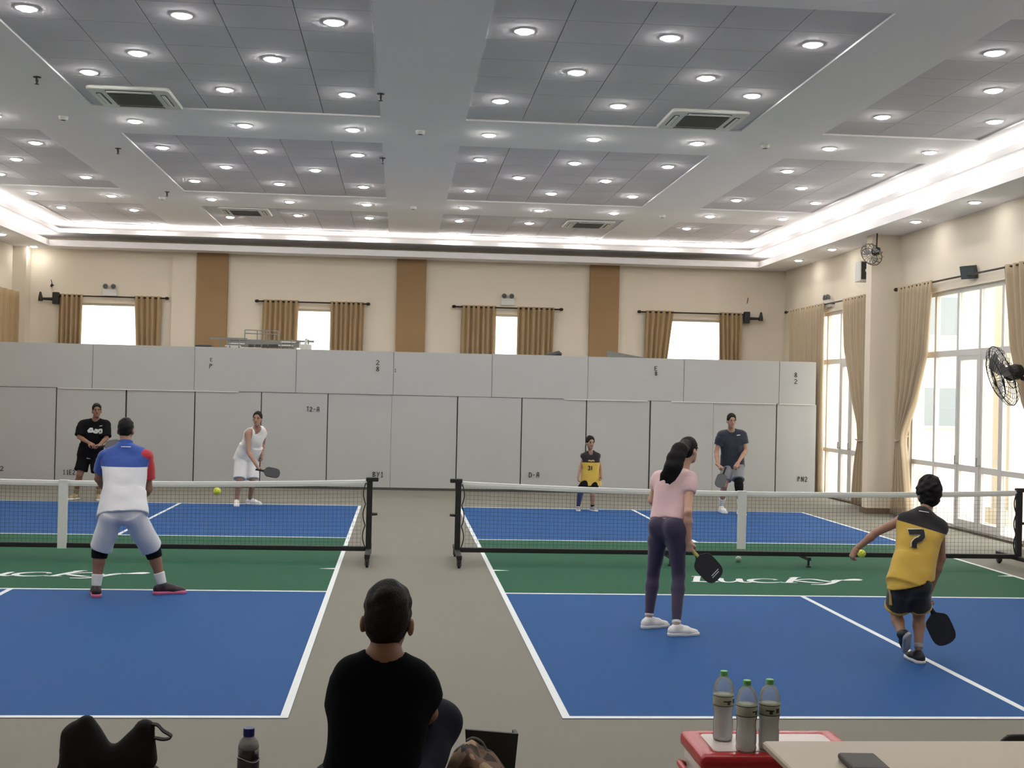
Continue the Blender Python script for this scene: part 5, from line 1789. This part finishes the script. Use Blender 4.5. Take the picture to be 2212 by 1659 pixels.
# hair: cap plus long ponytail swept over the left shoulder
c, f, u, r, h = p.head_pts()
S = Soft(0.008)
S.el(c + u * 0.034 * h - f * 0.012 * h, (r, f, u), (0.084 * h, 0.104 * h, 0.103 * h), k=0.01).el(c - f * 0.045 * h - u * 0.02 * h, (r, f, u), (0.07 * h, 0.06 * h, 0.075 * h), k=0.03)
S.cut(c + f * 0.06 * h + u * 0.03 * h, f * 0.95 - u * 0.2)
S.wrinkle(0.002, 110, 4)
hr = S.build('hair', M_hair, p.root)
S = Soft(0.007)
pts = [J(1480, 962, 10.02), J(1467, 973, 9.94), J(1459, 990, 9.90), J(1453, 1010, 9.88), J(1444, 1029, 9.88), J(1438, 1042, 9.88)]
for dx, e in ((0, 0), (0.02, -0.006), (-0.03, 0.006), (0.04, 0.012)):
    q = [a + V(dx * i / 3.0, -0.008 * (i % 2), e * i / 2) for i, a in enumerate(pts)]
    S.chain(q, [0.036, 0.044, 0.043, 0.036, 0.022, 0.006], k=0.03, flat=(V(0, 1, 0), 1.5))
S.wrinkle(0.0018, 120, 9)
S.build('ponytail', M_hair, p.root)
for sd, t in (('l', V(0.9, 0.35, 0)), ('r', V(0.97, 0.15, 0))):
    p.shoe(sd, t, W_shoe_w, W_sole_w, 0.255)
    p.sleeve_on_leg(sd, 1.93, 2.0, W_sock, 'ankle_sock', 0.006)
dd = (J(1556, 1254, 9.85) - J(1491, 1184, 9.85))
paddle(J(1484, 1177, 9.85), dd, V(0.15, -1, 0.1), 'dark paddle with white stripes held by the woman in pink', W_pad_face, mat('yellow_grip', srgb(206, 196, 110), 0.7), 0.98, W_white)

# ---- boy with the number 7, from behind, right court
yb = 8.85
j = dict(head=J(2006, 1071, 9.08), neck=J(1996, 1107, 9.02), shl=J(1951, 1122, 9.02), shr=J(2030, 1140, 8.98), ell=J(1893, 1150, 9.10), elr=J(2034, 1206, 8.98), wrl=J(1850, 1186, 9.16), wrr=J(2006, 1284, 9.02),
         hipl=J(1947, 1262, 8.80), hipr=J(1983, 1264, 8.80), knl=J(1936, 1330, 9.00), knr=J(1985, 1330, 8.94), anl=J(1949, 1371, 8.80), anr=J(1984, 1400, 8.84))
p = Person('boy in a black and yellow jersey with a number 7, lunging on the right court', (3.95, yb, 0), j, (-0.1, 1, -0.15), (0.15, 1, -0.12), (0.08, 0.15, 1), s=0.80, hs=0.92, skin='mid', vox=0.008)
p.hand('l', J(1838, 1206, 9.17) - J(1850, 1186, 9.16), V(0.6, 0.2, -0.3), -1, 0.75)
p.hand('r', V(0.1, 0.1, -1), V(0.6, -0.6, 0), 1, 0.95)
p.body()
tz = lambda px, py: float((J(px, py, 8.9) - V(3.95, yb, 0)) @ V(0.28, 0, 1))
W_j7 = banded('black_yellow_jersey_seven', [((0.28, 0, 1), tz(1985, 1137), (0.012, 0.012, 0.013))], None, srgb(208, 172, 72))
sh = p.vest(W_j7, hem=0.0, grow=0.024, name='jersey', wr=0.006, seed=31, flare=0.035, arm=0.056, straight=0.8, drop=V(0.2, 0, -1))
ctr = (1981, 1164)
sevens = [([(-0.055, 0.05), (0.05, 0.052)], 0.036), ([(0.046, 0.068), (0.044, 0.02), (0.02, 0.0), (-0.012, -0.012), (-0.03, -0.03), (-0.034, -0.062)], [0.036, 0.036, 0.036, 0.036, 0.038, 0.04])]
W_prt = mat('black_print', (0.012, 0.012, 0.012), 0.8)
decal('number_outline', sh, [(pts, [x * 1.35 for x in w] if isinstance(w, list) else w * 1.35) for pts, w in sevens], ctr, (1, 0, 0.02), (0, 0, 1), mat('white_print', srgb(230, 226, 210), 0.8), p.root, 0.006)
decal('number_seven', sh, sevens, ctr, (1, 0, 0.02), (0, 0, 1), W_prt, p.root, 0.012)
decal('collar_print', sh, [([(-0.035, 0.005), (0.035, -0.005)], 0.006)], (1996, 1105), (1, 0, 0), (0, 0, 1), W_white, p.root, 0.005)
W_s7 = SH('black_shorts_seven', (0.012, 0.012, 0.013))
so = p.shorts(W_s7, leg=0.66, r=(0.112, 0.122), grow=0.024, top=0.06, wr=0.006, seed=6)
W_yel = SH('yellow_trim', srgb(206, 168, 70))
for sd in 'lr':
    hp, kn = p.j['hip' + sd], p.j['kn' + sd]
    Soft(0.007).cone(lerp(hp, kn, 0.62), lerp(hp, kn, 0.71), 0.1235 * p.s, 0.1245 * p.s, k=0.005).build('shorts_trim', W_yel, p.root)
decal('shorts_stripe', so, [([(0, 0.09), (0.006, 0.0), (0.0, -0.085)], [0.03, 0.022, 0.03])], (1922, 1284), nrm(V(0.8, -0.6, 0)), (0, 0, 1), W_yel, p.root, 0.006)
p.hair_short(line=0.06, low=-0.085, puff=0.034, wr=0.009)
p.shoe('r', V(-0.05, 1, 0), W_shoe_b, W_sole_w, 0.235)
W_sole_g = mat('grey_sole', srgb(170, 170, 174), 0.6)
toe = J(1948, 1424, 8.97)
toe[2] = 0.015
tdir = nrm(toe - J(1952, 1378, 8.76))
uu = nrm(np.cross(np.cross(tdir, V(0.0, -1, 0.35)), tdir))
p.shoe('l', tdir, W_shoe_b, W_sole_g, 0.235, base=p.j['anl'] + uu * 0.06 + tdir * 0.0, u=-uu)
for sd in 'r':
    p.sleeve_on_leg(sd, 1.86, 2.0, mat('grey_sock', srgb(170, 168, 166), 0.9), 'sock', 0.006)
paddle(J(2000, 1291, 9.0), J(2042, 1380, 8.98) - J(2003, 1298, 9.0), V(-0.12, -1, 0.1), 'black paddle held low by the boy with number 7', W_pad_face, W_grip, 0.98)

# ---- man in black, far left court
yb = 21.0
j = dict(head=J(209, 887, 20.85), neck=J(206, 908, 20.92), shl=J(178, 917, 20.95), shr=J(229, 917, 20.90), ell=J(171, 944, 20.85), elr=J(230, 947, 20.80), wrl=J(193, 957, 20.60), wrr=J(214, 962, 20.62),
         hipl=J(183, 985, 21.02), hipr=J(206, 985, 21.0), knl=J(172, 1026, 20.92), knr=J(213, 1028, 20.88), anl=J(164, 1066, 21.05), anr=J(214, 1067, 20.98))
p = Person('man in black t-shirt and shorts facing the camera behind the left court', (-5.3, yb, 0), j, (0.12, -1, 0), (0.35, -1, -0.05), (0, -0.05, 1), s=1.0, hs=0.9, skin='tan', vox=0.012)
p.hand('l', V(0.8, -0.4, -0.35), V(0.3, 0.2, -0.9), -1, 0.7)
p.hand('r', V(-0.6, -0.6, -0.1), V(0, -0.2, -1), 1, 0.9)
p.body()
sh = p.tee(W_black, hem=0.02, grow=0.026, sleeve=0.88, sl_r=(0.074, 0.086), neck_r=0.066, wr=0.007, seed=41, flare=0.012)
W_pr = mat('white_shirt_print', srgb(215, 215, 215), 0.8)
decal('chest_print', sh, [([(-0.125, -0.02), (-0.085, 0.03), (-0.055, 0.03), (-0.05, -0.02), (-0.125, -0.02)], 0.035), ([(-0.03, 0.0), (-0.02, -0.03), (0.03, -0.035), (0.03, 0.01), (-0.01, 0.01)], 0.035), ([(0.055, -0.03), (0.065, 0.015), (0.11, 0.02), (0.11, -0.03), (0.06, -0.045)], 0.03)], (206, 930), (1, 0.1, 0), (0, 0, 1), W_pr, p.root, 0.006)
decal('chest_logo', sh, [([(-0.025, 0), (0.025, 0.008)], 0.012)], (218, 920.5), (1, 0.1, 0), (0, 0, 1), W_pr, p.root, 0.006)
so = p.shorts(W_black, leg=0.78, r=(0.105, 0.115), grow=0.03, seed=7)
decal('shorts_logo', so, [([(-0.03, 0.01), (0.04, 0)], [0.025, 0.008])], (191, 991), (1, 0.1, 0), (0, 0, 1), mat('grey_print', srgb(150, 150, 150), 0.8), p.root, 0.006)
p.hair_short(line=0.05, low=-0.03, puff=0.006)
for sd, t in (('l', V(-0.35, -1, 0)), ('r', V(0.25, -1, 0))):
    p.sleeve_on_leg(sd, 1.72, 1.99, SH('camo_sock', srgb(150, 135, 110)), 'sock', 0.008)
    p.shoe(sd, t, mat('camo_shoe', srgb(170, 150, 120), 0.6, var=0.5, scale=50), W_sole_w, 0.28)
paddle(J(209, 966, 20.55), V(1, -0.1, 0.16), V(0.1, -0.9, 0.6), 'dark grey paddle held by the man in black', W_pad_grey, W_grip, 1.0)

# ---- man in the white vest, far left court
yb = 20.4
j = dict(head=J(556, 905, 20.10), neck=J(555, 926, 20.22), shl=J(536, 936, 20.12), shr=J(570, 930, 20.42), ell=J(537, 976, 20.02), elr=J(568, 960, 20.58), wrl=J(554, 1005, 19.86), wrr=J(566, 981, 20.45),
         hipl=J(521, 990, 20.42), hipr=J(545, 990, 20.50), knl=J(517, 1037, 20.25), knr=J(546, 1037, 20.38), anl=J(511, 1081, 20.32), anr=J(540, 1080, 20.58))
p = Person('man in a white vest and white shorts swinging low on the left court', (-2.55, yb, 0), j, (0.35, -0.95, 0), (-0.12, -1, -0.05), (0.05, -0.15, 1), s=0.98, hs=0.9, skin='mid', vox=0.012)
p.hand('l', V(0.55, -0.3, -0.8), V(0.8, 0.3, 0.5), -1, 0.95)
p.hand('r', V(0.05, -0.2, -1), V(-0.8, 0, 0), 1, 0.5)
p.body()
p.vest(W_offwhite, hem=0.05, grow=0.022, wr=0.006, seed=51, neck=0.066, vneck=0.03)
p.shorts(SH('white_long_shorts', srgb(222, 220, 218)), leg=0.95, r=(0.106, 0.108), grow=0.022, seed=8)
p.hair_short(line=0.045, low=-0.02, puff=0.006)
for sd, t in (('l', V(0.15, -1, 0)), ('r', V(0.95, -0.35, 0))):
    p.shoe(sd, t, W_shoe_w, W_sole_w, 0.28)
paddle(J(552, 1014, 19.86), J(603, 1024, 19.9) - J(560, 1016, 19.86), V(-0.1, -0.8, 0.75), 'black paddle held out low by the man in the white vest', W_pad_face, W_grip, 1.0)

# ---- child in the yellow jersey, far right court
yb = 20.35
j = dict(head=J(1275, 957, 20.30), neck=J(1275, 977, 20.36), shl=J(1262, 985, 20.36), shr=J(1289, 984, 20.36), ell=J(1254, 1009, 20.36), elr=J(1297, 1008, 20.36), wrl=J(1249, 1030, 20.30), wrr=J(1299, 1027, 20.30),
         hipl=J(1269, 1038, 20.38), hipr=J(1283, 1038, 20.38), knl=J(1253, 1066, 20.30), knr=J(1280, 1068, 20.30), anl=J(1249, 1094, 20.38), anr=J(1280, 1095, 20.36))
p = Person('small child in a long yellow and black jersey facing the camera', (3.2, yb, 0), j, (0.1, -1, 0), (0.25, -1, -0.05), (0, 0, 1), s=0.70, hs=0.84, skin='mid', vox=0.010)
p.hand('l', V(0, -0.2, -1), V(0.8, 0, 0), -1, 0.5)
p.hand('r', V(0.05, -0.2, -1), V(-0.8, 0, 0), 1, 0.5)
p.body()
zz_ = lambda px, py: float((J(px, py, 20.3))[2])
W_jk = banded('child_black_yellow_jersey', [((0, 0, 1), zz_(1275, 999), (0.014, 0.011, 0.012))], None, srgb(214, 178, 76))
sh = p.vest(W_jk, hem=0.085, grow=0.03, name='jersey', wr=0.004, seed=61, flare=0.05, arm=0.056)
decal('jersey_word', sh, [([(-0.05, 0), (-0.03, 0.012), (0.0, 0.0), (0.03, 0.012), (0.055, 0.0)], 0.022)], (1277, 996), (1, 0, 0), (0, 0, 1), mat('pale_print', srgb(196, 176, 120), 0.8), p.root, 0.006)
decal('jersey_number', sh, [([(-0.045, 0.03), (-0.01, 0.03), (-0.02, 0.0), (-0.01, -0.03), (-0.045, -0.035)], 0.016), ([(0.02, 0.035), (0.02, -0.035)], 0.018)], (1275.5, 1011), (1, 0, 0), (0, 0, 1), W_prt, p.root, 0.006)
p.shorts(W_black, leg=0.72, r=(0.125, 0.13), grow=0.02, seed=9)
p.sleeve_on_leg('l', 0.6, 1.85, SH('navy_leg_sleeve', srgb(46, 56, 96)), 'leg_sleeve', 0.010)
p.hair_short(line=0.05, low=-0.03, puff=0.014)
for sd, t in (('l', V(-0.1, -1, 0)), ('r', V(0.35, -1, 0))):
    p.sleeve_on_leg(sd, 1.8, 2.0, W_black, 'sock', 0.006)
    p.shoe(sd, t, mat('black_white_shoe', srgb(150, 150, 150), 0.6, var=0.8, scale=50), W_sole_w, 0.21)

# ---- man in navy, far right court
yb = 20.3
j = dict(head=J(1580, 909, 20.15), neck=J(1580, 931, 20.25), shl=J(1558, 940, 20.28), shr=J(1603, 939, 20.25), ell=J(1547, 977, 20.28), elr=J(1611, 973, 20.22), wrl=J(1551, 1005, 20.08), wrr=J(1594, 1000, 20.00),
         hipl=J(1572, 1008, 20.36), hipr=J(1593, 1008, 20.34), knl=J(1564, 1050, 20.22), knr=J(1596, 1048, 20.10), anl=J(1559, 1090, 20.42), anr=J(1599, 1094, 20.12))
p = Person('man in a navy t-shirt with a black knee sleeve facing the camera', (5.7, yb, 0), j, (-0.02, -1, 0), (0.05, -1, -0.15), (0, -0.05, 1), s=1.0, hs=0.9, skin='mid', vox=0.012)
p.hand('l', V(0.8, -0.3, -0.5), V(0.2, 0.2, -0.9), -1, 0.9)
p.hand('r', V(-0.5, -0.4, -0.7), V(0.2, 0.8, -0.4), 1, 0.6)
p.body()
sh = p.tee(SH('navy_tshirt', srgb(33, 38, 50)), hem=0.02, grow=0.026, sleeve=0.58, sl_r=(0.070, 0.078), neck_r=0.064, wr=0.007, seed=71, flare=0.03)
decal('chest_logo', sh, [([(-0.03, 0), (0.03, 0.008)], 0.014)], (1595, 940.5), (1, 0, 0), (0, 0, 1), W_pr, p.root, 0.006)
p.shorts(SH('grey_shorts', srgb(124, 124, 128)), leg=0.72, r=(0.104, 0.108), grow=0.024, seed=10)
p.sleeve_on_leg('r', 0.72, 1.25, W_black, 'knee_sleeve', 0.014, r=0.072)
p.hair_short(line=0.05, low=-0.03, puff=0.010)
for sd, t in (('l', V(0.1, -1, 0)), ('r', V(0.1, -1, 0))):
    p.sleeve_on_leg(sd, 1.66, 1.99, W_sock, 'sock', 0.009)
    p.shoe(sd, t, W_shoe_w, W_sole_w, 0.28)
paddle(J(1568, 1009, 19.98), J(1557, 1040, 19.95) - J(1568, 1010, 19.98), V(0.05, -1, 0.2), 'grey paddle held by the man in navy', W_pad_grey, W_grip, 0.92)

# ---- boy sitting on the grey table in the foreground
yb = 3.42
j = dict(head=J(838, 1338, 3.50), neck=J(830, 1418, 3.46), shl=J(763, 1462, 3.46), shr=J(893, 1468, 3.46), ell=J(742, 1555, 3.50), elr=J(925, 1540, 3.50), wrl=J(790, 1600, 3.70), wrr=J(890, 1590, 3.72),
         hipl=V(-0.135, 3.40, 0.825), hipr=V(0.015, 3.40, 0.825), knl=J(752, 1628, 3.62), knr=J(945, 1563, 3.62), anl=V(-0.10, 3.80, 0.775), anr=V(0.10, 3.82, 0.775))
p = Person('boy in dark clothes sitting on the grey table with his back to the camera', (-0.06, yb, TZ), j, (0.05, 1, 0), (0.18, 1, -0.05), (0.03, 0.02, 1), s=0.72, hs=0.80, skin='tan', vox=0.007, ear=0.087)
p.hand('l', V(0.7, 0.6, -0.2), V(0.2, 0.2, -1), -1, 0.5)
p.hand('r', V(-0.7, 0.6, -0.2), V(-0.2, 0.2, -1), 1, 0.5)
p.body()
W_dk = mat('near_black_tshirt', srgb(10, 14, 19), 0.9, var=0.1, scale=9, bump=0.06, bscale=200, spec=0.1)
p.tee(W_dk, hem=0.03, grow=0.014, sleeve=0.62, sl_r=(0.068, 0.078), neck_r=0.074, wr=0.004, seed=81, flare=0.0, straight=0.5)
W_nv = mat('dark_navy_trousers', srgb(14, 17, 36), 0.8, var=0.1, scale=9, bump=0.06, bscale=200, spec=0.25)
g = p.j
S = Soft(0.008)
S.rc(g['hipl'], g['hipr'], 0.10, k=0.05)
for sd, rk in (('l', 0.062), ('r', 0.072)):
    S.rc(g['hip' + sd], g['kn' + sd], 0.088, rk, k=0.04).rc(g['kn' + sd], lerp(g['kn' + sd], g['an' + sd], 0.9), rk, 0.05, k=0.03)
S.cut((0, 0, TZ + 0.001), (0, 0, -1)).wrinkle(0.005, 40, 12)
S.build('trousers', W_nv, p.root)
c, f, u, r, h = p.head_pts()
S = Soft(0.006)
S.el(c + u * 0.042 * h - f * 0.01 * h, (r, f, u), (0.086 * h, 0.105 * h, 0.106 * h), k=0.01).el(c - f * 0.035 * h - u * 0.02 * h, (r, f, u), (0.070 * h, 0.066 * h, 0.08 * h), k=0.03)
S.cut(c + f * 0.06 * h + u * 0.03 * h, f * 0.95 - u * 0.3).cut(c - u * 0.085 * h - f * 0.05 * h, -u * 0.9 + f * 0.5).wrinkle(0.0035, 130, 4)
S.build('hair', M_hair, p.root)
for sd, t in (('l', V(0.4, 0.9, 0)), ('r', V(-0.2, 0.95, 0))):
    b_ = V(g['an' + sd][0], g['an' + sd][1], TZ + 0.001)
    p.shoe(sd, t, W_shoe_b, W_sole_d, 0.20, base=b_)

# crumpled jacket and black box beside him
Bq = lambda px, py, Y=3.74: at(px, py, Y=Y)
jk = empty('jacket', (0.22, 3.72, TZ), 'crumpled tan and brown jacket lying beside the seated boy', 'jacket')
# cloth heap: a folded sheet with ridges, on its own patterned cloth
cx_, cy_ = at(1035, 1640, Y=3.70)[0], 3.70
nx_, ny_ = 44, 36
rs_ = np.random.RandomState(4)
wv = [(rs_.uniform(18, 60), rs_.uniform(0, 6.28), rs_.uniform(0, 6.28), rs_.uniform(0.4, 1.0)) for _ in range(7)]
top_, bot_ = [], []
for i in range(nx_ + 1):
    for k_ in range(ny_ + 1):
        a_, e_ = i / nx_ * 2 - 1, k_ / ny_ * 2 - 1
        env = max(0.0, 1 - (abs(a_) ** 2.6 + abs(e_) ** 2.6)) ** 0.6
        x_, y_ = cx_ + a_ * (0.10 + 0.01 * math.sin(4 * e_)), cy_ + e_ * (0.15 + 0.012 * math.sin(5 * a_))
        f_ = sum(am * (1 - 2 * abs(math.sin(q * (x_ * math.cos(t) + y_ * math.sin(t)) * 0.5 + ph0))) for q, t, ph0, am in wv) / 7
        top_.append((x_, y_, TZ + 0.008 + env * max(0.02, 0.150 - 0.03 * a_ + 0.07 * f_)))
        bot_.append((x_, y_, TZ + 0.001))
N_ = (nx_ + 1) * (ny_ + 1)
fc_ = []
for i in range(nx_):
    for k_ in range(ny_):
        q = i * (ny_ + 1) + k_
        fc_ += [(q, q + ny_ + 1, q + ny_ + 2, q + 1), (N_ + q, N_ + q + 1, N_ + q + ny_ + 2, N_ + q + ny_ + 1)]
W_tanc = bpy.data.materials.new('tan_brown_patterned_cloth')
W_tanc.use_nodes = True
nt = W_tanc.node_tree
vo = nt.nodes.new('ShaderNodeTexVoronoi')
vo.inputs['Scale'].default_value = 22
tcn = nt.nodes.new('ShaderNodeTexCoord')
nt.links.new(tcn.outputs['Object'], vo.inputs['Vector'])
cr_ = nt.nodes.new('ShaderNodeValToRGB')
cr_.color_ramp.interpolation = 'CONSTANT'
cr_.color_ramp.elements[0].color = (*srgb(120, 92, 74), 1)
cr_.color_ramp.elements[1].position = 0.45
cr_.color_ramp.elements[1].color = (*srgb(178, 148, 118), 1)
el_ = cr_.color_ramp.elements.new(0.8)
el_.color = (*srgb(58, 50, 44), 1)
sep = nt.nodes.new('ShaderNodeSeparateColor')
nt.links.new(vo.outputs['Color'], sep.inputs[0])
nt.links.new(sep.outputs[0], cr_.inputs[0])
nt.links.new(cr_.outputs[0], nt.nodes['Principled BSDF'].inputs['Base Color'])
nt.nodes['Principled BSDF'].inputs['Roughness'].default_value = 0.9
link_mesh('jacket_body', top_ + bot_, fc_, W_tanc, jk, smooth=True)
MB().tube(bez([Bq(1008, 1600, 3.72), Bq(1022, 1594, 3.72), Bq(1040, 1602, 3.72), Bq(1050, 1618, 3.72)], 6), 0.004, 6).build('piping', mat('grey_piping', srgb(120, 120, 116), 0.7), jk)
a, b_, c_, d_ = Bq(1005, 1576, 3.90), Bq(1112, 1585, 3.87), Bq(1103, 1640, 3.87), Bq(1010, 1640, 3.90)
c_[2], d_[2] = TZ + 0.001, TZ + 0.001
t_ = V(0, 0.012, 0)
bx_ = empty('black_box', (0.32, 3.85, TZ), 'open black box standing behind the crumpled jacket', 'box')
W_box = mat('black_box_card', srgb(40, 42, 40), 0.6, var=0.2, scale=14)
MB().add([a, b_, c_, d_, a + t_, b_ + t_, c_ + t_, d_ + t_], [(0, 3, 2, 1), (4, 5, 6, 7), (0, 1, 5, 4), (1, 2, 6, 5), (2, 3, 7, 6), (3, 0, 4, 7)]).build('back_panel', W_box, bx_)
e_, h_ = b_ + V(0.0, 0.085, -0.01), c_ + V(0, 0.085, 0)
MB().add([b_, e_, h_, c_, b_ + V(.012, 0, 0), e_ + V(.012, 0, 0), h_ + V(.012, 0, 0), c_ + V(.012, 0, 0)], [(0, 1, 2, 3), (4, 7, 6, 5), (0, 4, 5, 1), (1, 5, 6, 2), (2, 6, 7, 3), (3, 7, 4, 0)]).build('side_panel', W_box, bx_)

# ---- balls
W_ball = mat('neon_yellow_ball', srgb(216, 226, 70), 0.5)
ball(J(469, 1061, 12.1), 0.037, W_ball, 'yellow pickleball in flight in front of the left net')
ball(J(1861, 1196, 10.4), 0.037, W_ball, 'yellow pickleball in flight beside the hand of the boy with number 7')
q = at(1595, 1215, Z=0)
ball((q[0], q[1], 0.041), 0.037, mat('pale_ball', srgb(170, 184, 170), 0.5), 'pale pickleball lying on the green under the right net')
